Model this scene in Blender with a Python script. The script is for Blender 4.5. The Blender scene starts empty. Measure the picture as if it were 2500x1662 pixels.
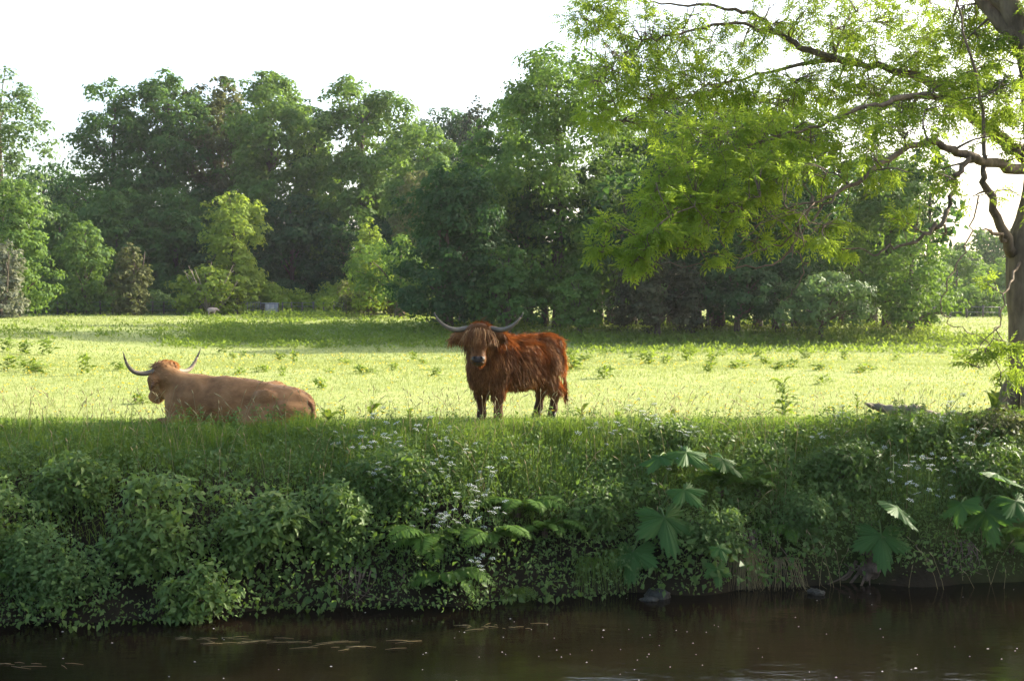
import bpy, math, random
import numpy as np
from mathutils import Vector, Matrix

# ------------------------------------------------------------------ camera, sky, sun, exposure
SC = bpy.context.scene
COL = SC.collection
CAM_H = 1.6
F = 3000.0                      # focal length in photograph pixels (2500 wide)
PITCH = math.atan((831 - 720) / F)
cam_d = bpy.data.cameras.new('camera')
cam_d.sensor_width = 36.0
cam_d.lens = F / 2500 * 36.0
cam_d.clip_start = 0.1
cam_d.clip_end = 5000
cam = bpy.data.objects.new('camera', cam_d)
cam.location = (0, 0, CAM_H)
cam.rotation_euler = (math.pi / 2 - PITCH, 0, 0)
COL.objects.link(cam)
SC.camera = cam

SUN_AZ, SUN_EL = math.radians(61), math.radians(27)     # azimuth: to the right of the view axis
sun_dir = Vector((math.sin(SUN_AZ) * math.cos(SUN_EL), math.cos(SUN_AZ) * math.cos(SUN_EL), math.sin(SUN_EL)))
world = bpy.data.worlds.new('World')
SC.world = world
world.use_nodes = True
wn = world.node_tree.nodes
wl = world.node_tree.links
for n in list(wn):
    wn.remove(n)
sky = wn.new('ShaderNodeTexSky')
sky.sky_type = 'NISHITA'
sky.sun_disc = False
sky.sun_elevation = SUN_EL
sky.sun_rotation = SUN_AZ
sky.air_density = 1.0
sky.dust_density = 4.0
sky.ozone_density = 1.0
bg = wn.new('ShaderNodeBackground')
bg.inputs['Strength'].default_value = 0.15
wo = wn.new('ShaderNodeOutputWorld')
wl.new(sky.outputs[0], bg.inputs[0])
wl.new(bg.outputs[0], wo.inputs[0])

sun_d = bpy.data.lights.new('sun', 'SUN')
sun_d.energy = 3.9
sun_d.angle = math.radians(0.55)
sun_d.color = (1.0, 0.92, 0.76)
sun = bpy.data.objects.new('sun', sun_d)
sun.rotation_euler = sun_dir.to_track_quat('Z', 'Y').to_euler()
COL.objects.link(sun)

SC.view_settings.view_transform = 'Standard'
SC.view_settings.look = 'None'
SC.view_settings.gamma = 1.0
SC.view_settings.exposure = 1.85
SC.view_settings.use_curve_mapping = False
SC.render.engine = 'CYCLES'
cy = SC.cycles
cy.max_bounces = 7
cy.diffuse_bounces = 3
cy.glossy_bounces = 3
cy.transmission_bounces = 5
cy.transparent_max_bounces = 6
cy.volume_bounces = 0
cy.caustics_reflective = False
cy.caustics_refractive = False
cy.sample_clamp_indirect = 6.0
cy.use_denoising = True

WATER_Z = -1.56
RNG = np.random.default_rng(7)

# ------------------------------------------------------------------ helpers
def ray(px, py):
    """unit-depth view ray (per metre along y) through a photograph pixel"""
    u = (px - 1250) / F
    v = (831 - py) / F
    c, s = math.cos(PITCH), math.sin(PITCH)
    x, y, z = u, c + v * s, -s + v * c
    return x / y, z / y

def at(px, py, d):
    rx, rz = ray(px, py)
    return np.array((rx * d, d, CAM_H + rz * d))

def ss(a, b, t):
    t = np.clip((t - a) / (b - a), 0, 1)
    return t * t * (3 - 2 * t)

def wob(x, y, s=0.0):
    return (np.sin(x * 1.0 + 1.3 * s) * np.cos(y * 1.17 + 2.1 * s) + 0.6 * np.sin(x * 2.1 + y * 1.7 + s)
            + 0.4 * np.cos(x * 3.7 - y * 3.1 + 2 * s)) / 2.0

def water_edge(x):
    return 12.55 + np.interp(x, [-12, -6, -3, 0, 3, 6, 12], [-1.45, -1.4, -0.6, -0.02, 0.55, 0.95, 1.05]) + 0.12 * np.sin(x * 2.3) + 0.07 * np.sin(x * 5.1 + 1)

def crest(x):
    return 15.5 + 0.15 * np.sin(x * 0.7 + 1)

def terrain(x, y):
    x = np.asarray(x, float)
    y = np.asarray(y, float)
    yw = water_edge(x)
    yc = crest(x)
    t = (y - yw) / (yc - yw)
    bank = WATER_Z - 0.15 + (1.56 + 0.15) * (1 - np.clip(1 - t, 0, 2) ** 2.3)
    bank = np.where(t < 0, np.maximum(WATER_Z - 0.15 + t * 3.0, -2.5), bank)
    bank = bank + 0.05 * wob(x * 1.8, y * 2.2) * ss(0, .2, t) * (1 - ss(.8, 1.1, t))
    near = -2.5 + (2.5) * ss(1.6, -0.6, y)                       # the bank the camera stands on
    bank = np.where(y < 6, near, bank)
    dip = np.interp(y, [18, 28, 38, 48, 55.5, 61, 72, 110, 200], [0, -.12, -.45, -.74, -.72, -.14, -.1, -.05, 0])
    fld = dip * ss(-24, -9, x) + 0.12 * ss(2, 8, x) * (1 - ss(15, 24, y))
    fld = fld + 0.03 * wob(x * .5, y * .4) * ss(16, 22, y) - 0.05 * ss(15.4, 16.4, y) * (1 - ss(17, 22, y))
    fld = fld + 0.25 * wob(x * .02, y * .02, 2) * ss(60, 200, y)
    r = np.where(t < 1, bank, 0) + fld
    return r

def hit(px, py, dmin=9.0, dmax=200.0):
    """first meeting of the view ray with the ground"""
    rx, rz = ray(px, py)
    ds = np.concatenate([np.arange(dmin, 20, .02), np.arange(20, dmax, .25)])
    dz = CAM_H + rz * ds - terrain(rx * ds, ds)
    k = np.argmax(dz <= 0)
    d = ds[k] if (dz <= 0).any() else dmax
    return np.array((rx * d, d, float(terrain(rx * d, d))))

def unit(v):
    return v / np.maximum(np.linalg.norm(v, axis=-1, keepdims=True), 1e-9)

def rand_dirs(n, rng):
    return unit(rng.normal(size=(n, 3)))

def mk_mesh(name, V, polys, rnd=None, smooth=False):
    """V (n,3); polys: list of int arrays (m,k); rnd: one value for each face"""
    V = np.asarray(V, np.float32)
    me = bpy.data.meshes.new(name)
    polys = [np.asarray(p, np.int32) for p in polys if len(p)]
    nl = sum(p.size for p in polys)
    nf = sum(len(p) for p in polys)
    me.vertices.add(len(V))
    me.vertices.foreach_set('co', V.ravel())
    me.loops.add(nl)
    me.loops.foreach_set('vertex_index', np.concatenate([p.ravel() for p in polys]))
    me.polygons.add(nf)
    tot = np.concatenate([np.full(len(p), p.shape[1], np.int32) for p in polys])
    st = np.concatenate([[0], np.cumsum(tot)[:-1]]).astype(np.int32)
    me.polygons.foreach_set('loop_start', st)
    me.polygons.foreach_set('loop_total', tot)
    if smooth:
        me.polygons.foreach_set('use_smooth', np.ones(nf, bool))
    if rnd is not None:
        a = me.attributes.new('rnd', 'FLOAT', 'FACE')
        a.data.foreach_set('value', np.asarray(rnd, np.float32))
    me.update(calc_edges=True)
    return me

def link(name, data, mat=None, parent=None, loc=None, kind=None):
    o = bpy.data.objects.new(name, data)
    COL.objects.link(o)
    if mat is not None and data is not None and len(data.materials) == 0:
        data.materials.append(mat)
    if parent is not None:
        o.parent = parent
    if loc is not None:
        o.location = [float(c) for c in loc]
    if kind:
        o['kind'] = kind
    return o

def tag(o, label, cat, group=None):
    o['label'] = label
    o['category'] = cat
    if group:
        o['group'] = group
    return o

def thing(name, label, cat, loc=(0, 0, 0), rz=0.0, group=None):
    o = bpy.data.objects.new(name, None)
    COL.objects.link(o)
    o.empty_display_size = 0.2
    o.location = [float(c) for c in loc]
    o.rotation_euler = (0, 0, rz)
    return tag(o, label, cat, group)

def copy_tree(o, parent=None):
    c = o.copy()
    COL.objects.link(c)
    c.parent = parent
    for ch in o.children:
        copy_tree(ch, c)
    return c

class Geo:
    """collects faces of any size with a value for each face"""
    def __init__(s):
        s.V, s.T, s.Q, s.rt, s.rq, s.n = [], [], [], [], [], 0
    def add(s, V, T=None, Q=None, rt=None, rq=None):
        V = np.asarray(V, float).reshape(-1, 3)
        if T is not None and len(T):
            T = np.asarray(T, int)
            s.T.append(T + s.n)
            s.rt.append(np.broadcast_to(0.5 if rt is None else rt, (len(T),)))
        if Q is not None and len(Q):
            Q = np.asarray(Q, int)
            s.Q.append(Q + s.n)
            s.rq.append(np.broadcast_to(0.5 if rq is None else rq, (len(Q),)))
        s.V.append(V)
        s.n += len(V)
    def mesh(s, name, smooth=False):
        V = np.concatenate(s.V)
        polys, r = [], []
        if s.T:
            polys.append(np.concatenate(s.T)); r.append(np.concatenate(s.rt))
        if s.Q:
            polys.append(np.concatenate(s.Q)); r.append(np.concatenate(s.rq))
        return mk_mesh(name, V, polys, np.concatenate(r), smooth)

def frame_for(D, N):
    D = unit(D)
    S = unit(np.cross(D, N))
    N = unit(np.cross(S, D))
    return D, S, N

def leaves2(g, P, D, N, L, W, rnd, droop=.15):
    """diamond leaves or sprays, two triangles folded along the rib"""
    n = len(P)
    D, S, N = frame_for(D, N)
    L = np.broadcast_to(L, (n,))[:, None]
    W = np.broadcast_to(W, (n,))[:, None]
    a = P
    b = P + D * L * .45 + S * W * .5 + N * L * .06
    c = P + D * L - N * L * droop
    d = P + D * L * .45 - S * W * .5 + N * L * .06
    V = np.stack([a, b, c, d], 1).reshape(-1, 3)
    i = np.arange(n)[:, None] * 4
    T = np.concatenate([i + [0, 1, 2], i + [0, 2, 3]])
    g.add(V, T=T, rt=np.concatenate([rnd, rnd]))

def leaves4(g, P, D, N, L, W, rnd, fold=.12, droop=.22):
    """ovate leaves of four triangles with a sunken rib"""
    n = len(P)
    D, S, N = frame_for(D, N)
    L = np.broadcast_to(L, (n,))[:, None]
    W = np.broadcast_to(W, (n,))[:, None]
    V = np.stack([P, P + D * L * .5 - N * L * fold * .3, P + D * L - N * L * droop,
                  P + D * L * .38 + S * W * .5 + N * L * fold, P + D * L * .38 - S * W * .5 + N * L * fold], 1).reshape(-1, 3)
    i = np.arange(n)[:, None] * 5
    T = np.concatenate([i + [0, 3, 1], i + [3, 2, 1], i + [0, 1, 4], i + [1, 2, 4]])
    g.add(V, T=T, rt=np.tile(rnd, 4))

def blades(g, P, lean, L, W, rnd, az=None, rng=RNG):
    """grass blades: a quad and a triangle, bent by lean (n,3)"""
    n = len(P)
    az = rng.uniform(0, 2 * np.pi, n) if az is None else az
    S = np.stack([np.cos(az), np.sin(az), np.zeros(n)], 1)
    L = np.broadcast_to(L, (n,))[:, None]
    W = np.broadcast_to(W, (n,))[:, None]
    up = np.array([0, 0, 1.0])
    m = P + (up * .6 + lean * .22) * L
    t = P + (up * .92 + lean * .8) * L
    V = np.stack([P - S * W * .5, P + S * W * .5, m + S * W * .38, m - S * W * .38, t], 1).reshape(-1, 3)
    i = np.arange(n)[:, None] * 5
    g.add(V, T=i + [3, 2, 4], Q=i + [0, 1, 2, 3], rt=rnd, rq=rnd)

def blades1(g, P, lean, L, W, rnd, rng=RNG):
    n = len(P)
    az = rng.uniform(0, 2 * np.pi, n)
    S = np.stack([np.cos(az), np.sin(az), np.zeros(n)], 1)
    L = np.broadcast_to(L, (n,))[:, None]
    W = np.broadcast_to(W, (n,))[:, None]
    t = P + (np.array([0, 0, 1.]) + lean * .7) * L
    V = np.stack([P - S * W * .5, P + S * W * .5, t], 1).reshape(-1, 3)
    g.add(V, T=np.arange(n)[:, None] * 3 + [0, 1, 2], rt=rnd)

def tube(g, pts, rad, sides=5, rnd=.5, cap=True):
    pts = np.asarray(pts, float)
    n = len(pts)
    rad = np.broadcast_to(rad, (n,))
    tan = np.gradient(pts, axis=0)
    tan = unit(tan)
    ref = np.array([0.31, 0.23, 0.92]) if abs(tan[0, 2]) < .85 else np.array([.95, .3, .1])
    A = unit(np.cross(tan, ref))
    B = np.cross(tan, A)
    th = np.linspace(0, 2 * np.pi, sides, endpoint=False)
    ring = pts[:, None] + rad[:, None, None] * (A[:, None] * np.cos(th)[None, :, None] + B[:, None] * np.sin(th)[None, :, None])
    V = ring.reshape(-1, 3)
    i = np.arange(n - 1)[:, None] * sides
    k = np.arange(sides)[None]
    k2 = (k + 1) % sides
    Q = np.stack([i + k, i + k2, i + sides + k2, i + sides + k], -1).reshape(-1, 4)
    T = None
    if cap:
        V = np.concatenate([V, pts[[0, -1]]])
        b, e = n * sides, n * sides + 1
        kk = np.arange(sides)
        T = np.concatenate([np.stack([np.full(sides, b), (kk + 1) % sides, kk], 1),
                            np.stack([np.full(sides, e), (n - 1) * sides + kk, (n - 1) * sides + (kk + 1) % sides], 1)])
    g.add(V, T=T, Q=Q, rt=rnd, rq=rnd)

def spline(pts, n):
    """Catmull-Rom through rows of pts (any number of columns)"""
    P = np.asarray(pts, float)
    P = np.concatenate([[2 * P[0] - P[1]], P, [2 * P[-1] - P[-2]]])
    m = len(P) - 3
    t = np.linspace(0, m - 1e-6, n)
    i = t.astype(int)
    f = (t - i)[:, None]
    a, b, c, d = P[i], P[i + 1], P[i + 2], P[i + 3]
    return .5 * (2 * b + (c - a) * f + (2 * a - 5 * b + 4 * c - d) * f ** 2 + (3 * b - a - 3 * c + d) * f ** 3)

def box_geo(g, lo, hi, rnd=.5, M=None):
    x0, y0, z0 = lo
    x1, y1, z1 = hi
    V = np.array([(x0, y0, z0), (x1, y0, z0), (x1, y1, z0), (x0, y1, z0), (x0, y0, z1), (x1, y0, z1), (x1, y1, z1), (x0, y1, z1)], float)
    if M is not None:
        V = V @ M.T
    g.add(V, Q=[(3, 2, 1, 0), (4, 5, 6, 7), (0, 1, 5, 4), (1, 2, 6, 5), (2, 3, 7, 6), (3, 0, 4, 7)], rq=rnd)

# ------------------------------------------------------------------ materials
def new_mat(name):
    m = bpy.data.materials.new(name)
    m.use_nodes = True
    nt = m.node_tree
    for n in list(nt.nodes):
        nt.nodes.remove(n)
    out = nt.nodes.new('ShaderNodeOutputMaterial')
    return m, nt, out

def ramp(nt, fac, stops):
    r = nt.nodes.new('ShaderNodeValToRGB')
    el = r.color_ramp.elements
    while len(el) > 1:
        el.remove(el[-1])
    el[0].position = stops[0][0]
    el[0].color = (*stops[0][1], 1)
    for p, c in stops[1:]:
        e = el.new(p)
        e.color = (*c, 1)
    nt.links.new(fac, r.inputs[0])
    return r.outputs[0]

def attr(nt, name='rnd'):
    a = nt.nodes.new('ShaderNodeAttribute')
    a.attribute_name = name
    return a.outputs['Fac']

def noise(nt, scale, detail=4, rough=.55, vec=None, coord='Object'):
    n = nt.nodes.new('ShaderNodeTexNoise')
    n.inputs['Scale'].default_value = scale
    n.inputs['Detail'].default_value = detail
    n.inputs['Roughness'].default_value = rough
    if vec is None:
        tc = nt.nodes.new('ShaderNodeTexCoord')
        vec = tc.outputs[coord]
    nt.links.new(vec, n.inputs['Vector'])
    return n.outputs['Fac']

def mixc(nt, fac, a, b, mode='MIX'):
    m = nt.nodes.new('ShaderNodeMix')
    m.data_type = 'RGBA'
    m.blend_type = mode
    for sock, v in ((m.inputs[0], fac), (m.inputs[6], a), (m.inputs[7], b)):
        if isinstance(v, (int, float)):
            sock.default_value = v
        elif isinstance(v, tuple):
            sock.default_value = (*v, 1)
        else:
            nt.links.new(v, sock)
    return m.outputs[2]

def leaf_mat(name, dark, light, trans, tfac=.42, rough=.6, spec=.12):
    """leaf blade: gloss and colour on the surface, light passing through it"""
    m, nt, out = new_mat(name)
    r = attr(nt)
    c = ramp(nt, r, [(0, dark), (1, light)])
    p = nt.nodes.new('ShaderNodeBsdfPrincipled')
    nt.links.new(c, p.inputs['Base Color'])
    p.inputs['Roughness'].default_value = rough
    p.inputs['Specular IOR Level'].default_value = spec
    t = nt.nodes.new('ShaderNodeBsdfTranslucent')
    tc = ramp(nt, r, [(0, tuple(k * .75 for k in trans)), (1, trans)])
    nt.links.new(tc, t.inputs['Color'])
    mx = nt.nodes.new('ShaderNodeMixShader')
    mx.inputs[0].default_value = tfac
    nt.links.new(p.outputs[0], mx.inputs[1])
    nt.links.new(t.outputs[0], mx.inputs[2])
    nt.links.new(mx.outputs[0], out.inputs[0])
    return m

def plain_mat(name, c0, c1, scale=8.0, rough=.8, bump=.3, spec=.25, metallic=0., coord='Object', stretch=None):
    m, nt, out = new_mat(name)
    p = nt.nodes.new('ShaderNodeBsdfPrincipled')
    tc = nt.nodes.new('ShaderNodeTexCoord')
    vec = tc.outputs[coord]
    if stretch:
        mp = nt.nodes.new('ShaderNodeMapping')
        mp.inputs['Scale'].default_value = stretch
        nt.links.new(vec, mp.inputs['Vector'])
        vec = mp.outputs[0]
    f = noise(nt, scale, 6, .6, vec)
    c = ramp(nt, f, [(.3, c0), (.7, c1)])
    nt.links.new(c, p.inputs['Base Color'])
    p.inputs['Roughness'].default_value = rough
    p.inputs['Specular IOR Level'].default_value = spec
    p.inputs['Metallic'].default_value = metallic
    if bump:
        b = nt.nodes.new('ShaderNodeBump')
        b.inputs['Strength'].default_value = bump
        b.inputs['Distance'].default_value = .03
        nt.links.new(f, b.inputs['Height'])
        nt.links.new(b.outputs[0], p.inputs['Normal'])
    nt.links.new(p.outputs[0], out.inputs[0])
    return m

M = {}
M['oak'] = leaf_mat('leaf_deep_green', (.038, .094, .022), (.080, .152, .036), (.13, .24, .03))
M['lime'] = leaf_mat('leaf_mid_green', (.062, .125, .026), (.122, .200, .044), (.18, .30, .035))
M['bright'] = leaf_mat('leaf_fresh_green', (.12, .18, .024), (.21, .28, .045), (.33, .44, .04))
M['dark'] = leaf_mat('leaf_dark_green', (.026, .066, .024), (.054, .106, .036), (.07, .15, .025))  # shade inside the woods is put into this darker leaf colour
M['grey'] = leaf_mat('leaf_grey_willow', (.12, .14, .09), (.22, .23, .16), (.18, .20, .10))
M['silver'] = leaf_mat('leaf_whitebeam', (.07, .13, .038), (.14, .21, .072), (.15, .24, .05), rough=.5, spec=.2)
M['brownish'] = leaf_mat('leaf_olive_brown', (.07, .085, .03), (.13, .14, .05), (.16, .18, .05))
M['copper'] = leaf_mat('leaf_copper_beech', (.028, .040, .020), (.058, .066, .034), (.09, .08, .03))
M['pine'] = leaf_mat('needle_dark_pine', (.03, .045, .025), (.06, .075, .04), (.05, .07, .03), tfac=.2)
M['ash'] = leaf_mat('leaf_ash', (.085, .155, .022), (.16, .235, .035), (.34, .47, .04), tfac=.5)
M['bramble'] = leaf_mat('leaf_bramble', (.055, .105, .022), (.12, .185, .045), (.17, .28, .03), rough=.5, spec=.25)
M['dogwood'] = leaf_mat('leaf_dogwood', (.075, .135, .03), (.15, .22, .055), (.20, .31, .04), rough=.5, spec=.25)
M['hemlock'] = leaf_mat('leaf_fine_cut', (.060, .115, .03), (.125, .195, .065), (.17, .27, .04))
M['fern'] = leaf_mat('leaf_fern', (.055, .115, .02), (.10, .18, .03), (.17, .30, .03))
M['hogweed'] = leaf_mat('leaf_hogweed', (.042, .105, .02), (.065, .145, .03), (.13, .27, .03), rough=.55, spec=.2)
M['dock'] = leaf_mat('leaf_dock', (.08, .14, .02), (.16, .22, .04), (.28, .38, .04))
M['grass'] = leaf_mat('blade_bank_grass', (.065, .125, .02), (.18, .26, .05), (.22, .33, .04), tfac=.45)
M['pasture'] = leaf_mat('blade_pasture', (.205, .25, .070), (.30, .325, .115), (.27, .32, .085), tfac=.45, rough=.7, spec=.1)
M['straw'] = leaf_mat('dry_straw', (.20, .16, .07), (.40, .33, .17), (.28, .22, .09), tfac=.3, rough=.7, spec=.1)
M['petal'] = leaf_mat('white_umbel', (.40, .43, .36), (.66, .68, .62), (.4, .42, .35), tfac=.3, rough=.6, spec=.1)
M['yellow'] = leaf_mat('buttercup_petal', (.62, .46, .02), (.78, .60, .04), (.7, .5, .02), tfac=.3)
M['pink'] = leaf_mat('pink_petal', (.55, .22, .28), (.68, .36, .40), (.5, .2, .2), tfac=.3)
M['bark'] = plain_mat('bark_grey_brown', (.045, .035, .025), (.14, .11, .08), 9, .9, .8, stretch=(1, 1, .25))
M['bark_ash'] = plain_mat('bark_ash', (.075, .052, .032), (.21, .155, .095), 11, .9, 1.0, stretch=(1, 1, .3))
M['twig'] = plain_mat('twig_bark', (.07, .05, .032), (.19, .14, .09), 20, .85, .2)
M['stem'] = plain_mat('green_stem', (.07, .12, .03), (.13, .19, .05), 15, .6, .1)
M['deadwood'] = plain_mat('bleached_log', (.10, .082, .058), (.33, .28, .20), 6, .9, .9, stretch=(.3, 1, 1))
M['soil'] = plain_mat('bank_soil', (.02, .015, .01), (.055, .04, .025), 5, .95, .6)
M['rock'] = plain_mat('wet_rock', (.016, .015, .011), (.05, .046, .034), 7, .6, .8)
M['post'] = plain_mat('weathered_post', (.06, .05, .04), (.13, .11, .09), 6, .9, .4)
M['wire'] = plain_mat('fence_wire', (.10, .10, .10), (.2, .2, .2), 6, .6, 0, metallic=.5)
M['panel'] = plain_mat('grey_sheet_metal', (.16, .17, .19), (.26, .27, .30), 3, .6, .1, metallic=.2)
M['panel_dark'] = plain_mat('brown_board', (.045, .035, .03), (.09, .07, .06), 4, .8, .2)  # darker and browner than the front sheet
M['wool'] = plain_mat('sheep_wool', (.32, .24, .20), (.50, .40, .34), 14, 1, .6)
M['foam'] = plain_mat('foam_fleck', (.45, .42, .36), (.75, .72, .66), 8, .8, 0)
M['roots'] = plain_mat('hanging_root', (.06, .04, .028), (.17, .12, .085), 14, .9, .3)

def ground_mat():
    m, nt, out = new_mat('ground_soil_and_turf')
    p = nt.nodes.new('ShaderNodeBsdfPrincipled')
    geo = nt.nodes.new('ShaderNodeNewGeometry')
    sep = nt.nodes.new('ShaderNodeSeparateXYZ')
    nt.links.new(geo.outputs['Position'], sep.inputs[0])
    n1 = noise(nt, .35, 6, .6, geo.outputs['Position'])
    n2 = noise(nt, 3.2, 5, .65, geo.outputs['Position'])
    turf = ramp(nt, n1, [(.32, (.15, .20, .045)), (.5, (.215, .255, .080)), (.68, (.30, .305, .12))])
    turf = mixc(nt, n2, turf, (.16, .22, .05), 'MIX')
    fine = ramp(nt, n2, [(.3, (.16, .21, .05)), (.62, (.33, .335, .135))])
    turf = mixc(nt, .5, turf, fine)
    soil = ramp(nt, n2, [(.3, (.010, .008, .005)), (.7, (.030, .022, .012))])  # near-black soil; the shade of the undercut hollows is in this colour
    mr0 = nt.nodes.new('ShaderNodeMapRange')
    mr0.inputs['From Min'].default_value = 13.3
    mr0.inputs['From Max'].default_value = 14.0
    nt.links.new(sep.outputs['Y'], mr0.inputs['Value'])
    sod = ramp(nt, n2, [(.3, (.055, .085, .018)), (.7, (.12, .16, .035))])
    soil = mixc(nt, mr0.outputs[0], soil, sod)
    mr = nt.nodes.new('ShaderNodeMapRange')
    mr.inputs['From Min'].default_value = 15.0
    mr.inputs['From Max'].default_value = 15.9
    nt.links.new(sep.outputs['Y'], mr.inputs['Value'])
    c = mixc(nt, mr.outputs[0], soil, turf)
    nt.links.new(c, p.inputs['Base Color'])
    p.inputs['Roughness'].default_value = .95
    p.inputs['Specular IOR Level'].default_value = .1
    b = nt.nodes.new('ShaderNodeBump')
    b.inputs['Strength'].default_value = .5
    b.inputs['Distance'].default_value = .08
    nt.links.new(n2, b.inputs['Height'])
    nt.links.new(b.outputs[0], p.inputs['Normal'])
    nt.links.new(p.outputs[0], out.inputs[0])
    return m

def water_mat():
    m, nt, out = new_mat('peaty_river_water')
    p = nt.nodes.new('ShaderNodeBsdfPrincipled')
    geo = nt.nodes.new('ShaderNodeNewGeometry')
    n0 = noise(nt, .6, 3, .5, geo.outputs['Position'])
    c = ramp(nt, n0, [(.35, (.0040, .0031, .0018)), (.7, (.0095, .0064, .0034))])
    nt.links.new(c, p.inputs['Base Color'])
    p.inputs['Roughness'].default_value = .04
    p.inputs['IOR'].default_value = 1.33
    p.inputs['Specular IOR Level'].default_value = .5
    mp = nt.nodes.new('ShaderNodeMapping')
    mp.inputs['Scale'].default_value = (1.0, 2.6, 1)
    nt.links.new(geo.outputs['Position'], mp.inputs['Vector'])
    n1 = noise(nt, 2.2, 3, .5, mp.outputs[0])
    n2 = noise(nt, 11, 3, .6, mp.outputs[0])
    b1 = nt.nodes.new('ShaderNodeBump')
    b1.inputs['Strength'].default_value = .22
    b1.inputs['Distance'].default_value = .02
    nt.links.new(n1, b1.inputs['Height'])
    b2 = nt.nodes.new('ShaderNodeBump')
    b2.inputs['Strength'].default_value = .3
    b2.inputs['Distance'].default_value = .004
    nt.links.new(n2, b2.inputs['Height'])
    nt.links.new(b1.outputs[0], b2.inputs['Normal'])
    nt.links.new(b2.outputs[0], p.inputs['Normal'])
    nt.links.new(p.outputs[0], out.inputs[0])
    return m

def coat_mat(name, dark, mid, light, legs=None, zleg=.3, sheen=.3):
    m, nt, out = new_mat(name)
    tc = nt.nodes.new('ShaderNodeTexCoord')
    n1 = noise(nt, 5, 5, .6, tc.outputs['Object'])
    r = attr(nt)
    ad = nt.nodes.new('ShaderNodeMath')
    ad.operation = 'MULTIPLY_ADD'
    nt.links.new(r, ad.inputs[0])
    ad.inputs[1].default_value = .6
    nt.links.new(n1, ad.inputs[2])
    su = nt.nodes.new('ShaderNodeMath')
    su.operation = 'SUBTRACT'
    nt.links.new(ad.outputs[0], su.inputs[0])
    su.inputs[1].default_value = .3
    c = ramp(nt, su.outputs[0], [(.25, dark), (.5, mid), (.8, light)])
    if legs:
        sep = nt.nodes.new('ShaderNodeSeparateXYZ')
        nt.links.new(tc.outputs['Object'], sep.inputs[0])
        mr = nt.nodes.new('ShaderNodeMapRange')
        mr.inputs['From Min'].default_value = zleg - .15
        mr.inputs['From Max'].default_value = zleg + .15
        nt.links.new(sep.outputs['Z'], mr.inputs['Value'])
        c = mixc(nt, mr.outputs[0], legs, c)
    p = nt.nodes.new('ShaderNodeBsdfPrincipled')
    nt.links.new(c, p.inputs['Base Color'])
    p.inputs['Roughness'].default_value = .55
    p.inputs['Specular IOR Level'].default_value = .1
    p.inputs['Sheen Weight'].default_value = sheen
    p.inputs['Sheen Tint'].default_value = (1, .75, .5, 1)
    t = nt.nodes.new('ShaderNodeBsdfTranslucent')
    tcol = mixc(nt, 1.0, c, (1.6, 1.1, .8), 'MULTIPLY')
    nt.links.new(tcol, t.inputs['Color'])
    mx = nt.nodes.new('ShaderNodeMixShader')
    mx.inputs[0].default_value = .3
    nt.links.new(p.outputs[0], mx.inputs[1])
    nt.links.new(t.outputs[0], mx.inputs[2])
    nt.links.new(mx.outputs[0], out.inputs[0])
    return m

M['ground'] = ground_mat()
M['water'] = water_mat()
M['coat_red'] = coat_mat('shaggy_red_coat', (.072, .029, .010), (.160, .066, .021), (.275, .130, .045), (.045, .022, .014), .26, .08)
M['forelock'] = coat_mat('forelock_hair', (.12, .048, .015), (.22, .098, .033), (.42, .25, .11), sheen=.08)
M['coat_dun'] = coat_mat('short_dun_coat', (.15, .076, .029), (.28, .152, .064), (.42, .25, .115), sheen=.2)
M['horn'] = plain_mat('grey_horn', (.11, .09, .065), (.22, .18, .13), 5, .6, .1, .2)
M['horn_tip'] = plain_mat('dark_horn_tip', (.03, .026, .024), (.07, .06, .055), 5, .4, .1, .4)
M['nose'] = plain_mat('wet_muzzle', (.035, .026, .022), (.075, .055, .046), 12, .55, .2, .3)
M['nostril'] = plain_mat('nostril_dark', (.006, .004, .004), (.012, .008, .008), 12, .6, 0)
M['eye'] = plain_mat('dark_eye', (.006, .004, .003), (.012, .008, .006), 5, .1, 0, .7)
M['hoof'] = plain_mat('dark_hoof', (.02, .017, .015), (.05, .042, .035), 10, .6, .2)
M['inner_ear'] = plain_mat('inner_ear_skin', (.16, .07, .045), (.24, .12, .08), 10, .7, .1)

# ------------------------------------------------------------------ the setting
def grid_axis(segs):
    out = []
    for a, b, s in segs:
        out.append(np.arange(a, b, s))
    return np.concatenate(out)

gx = grid_axis([(-900, -100, 40), (-100, -20, 4), (-20, -9, .5), (-9, 9, .16), (9, 20, .5), (20, 100, 4), (100, 901, 40)])
gy = grid_axis([(-60, -2, 4), (-2, 6, .4), (6, 11, .5), (11, 16.6, .11), (16.6, 30, .4), (30, 150, 2.5), (150, 1500, 45)])
GX, GY = np.meshgrid(gx, gy)
GZ = terrain(GX, GY)
nx, ny = len(gx), len(gy)
ii = (np.arange(ny - 1)[:, None] * nx + np.arange(nx - 1)[None]).ravel()
gm = mk_mesh('ground', np.stack([GX, GY, GZ], -1).reshape(-1, 3), [np.stack([ii, ii + 1, ii + nx + 1, ii + nx], 1)], smooth=True)
ground = link('ground', gm, M['ground'], kind='structure')

wx = grid_axis([(-300, -12, 24), (-12, 12, 1.5), (12, 301, 24)])
wy = np.array([-3, 2, 6, 9, 11, 12.5, 14.4])
WX, WY = np.meshgrid(wx, wy)
nx, ny = len(wx), len(wy)
ii = (np.arange(ny - 1)[:, None] * nx + np.arange(nx - 1)[None]).ravel()
wm = mk_mesh('river', np.stack([WX, WY, np.full_like(WX, WATER_Z)], -1).reshape(-1, 3), [np.stack([ii, ii + 1, ii + nx + 1, ii + nx], 1)])
link('river_water', wm, M['water'], kind='structure')

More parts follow.
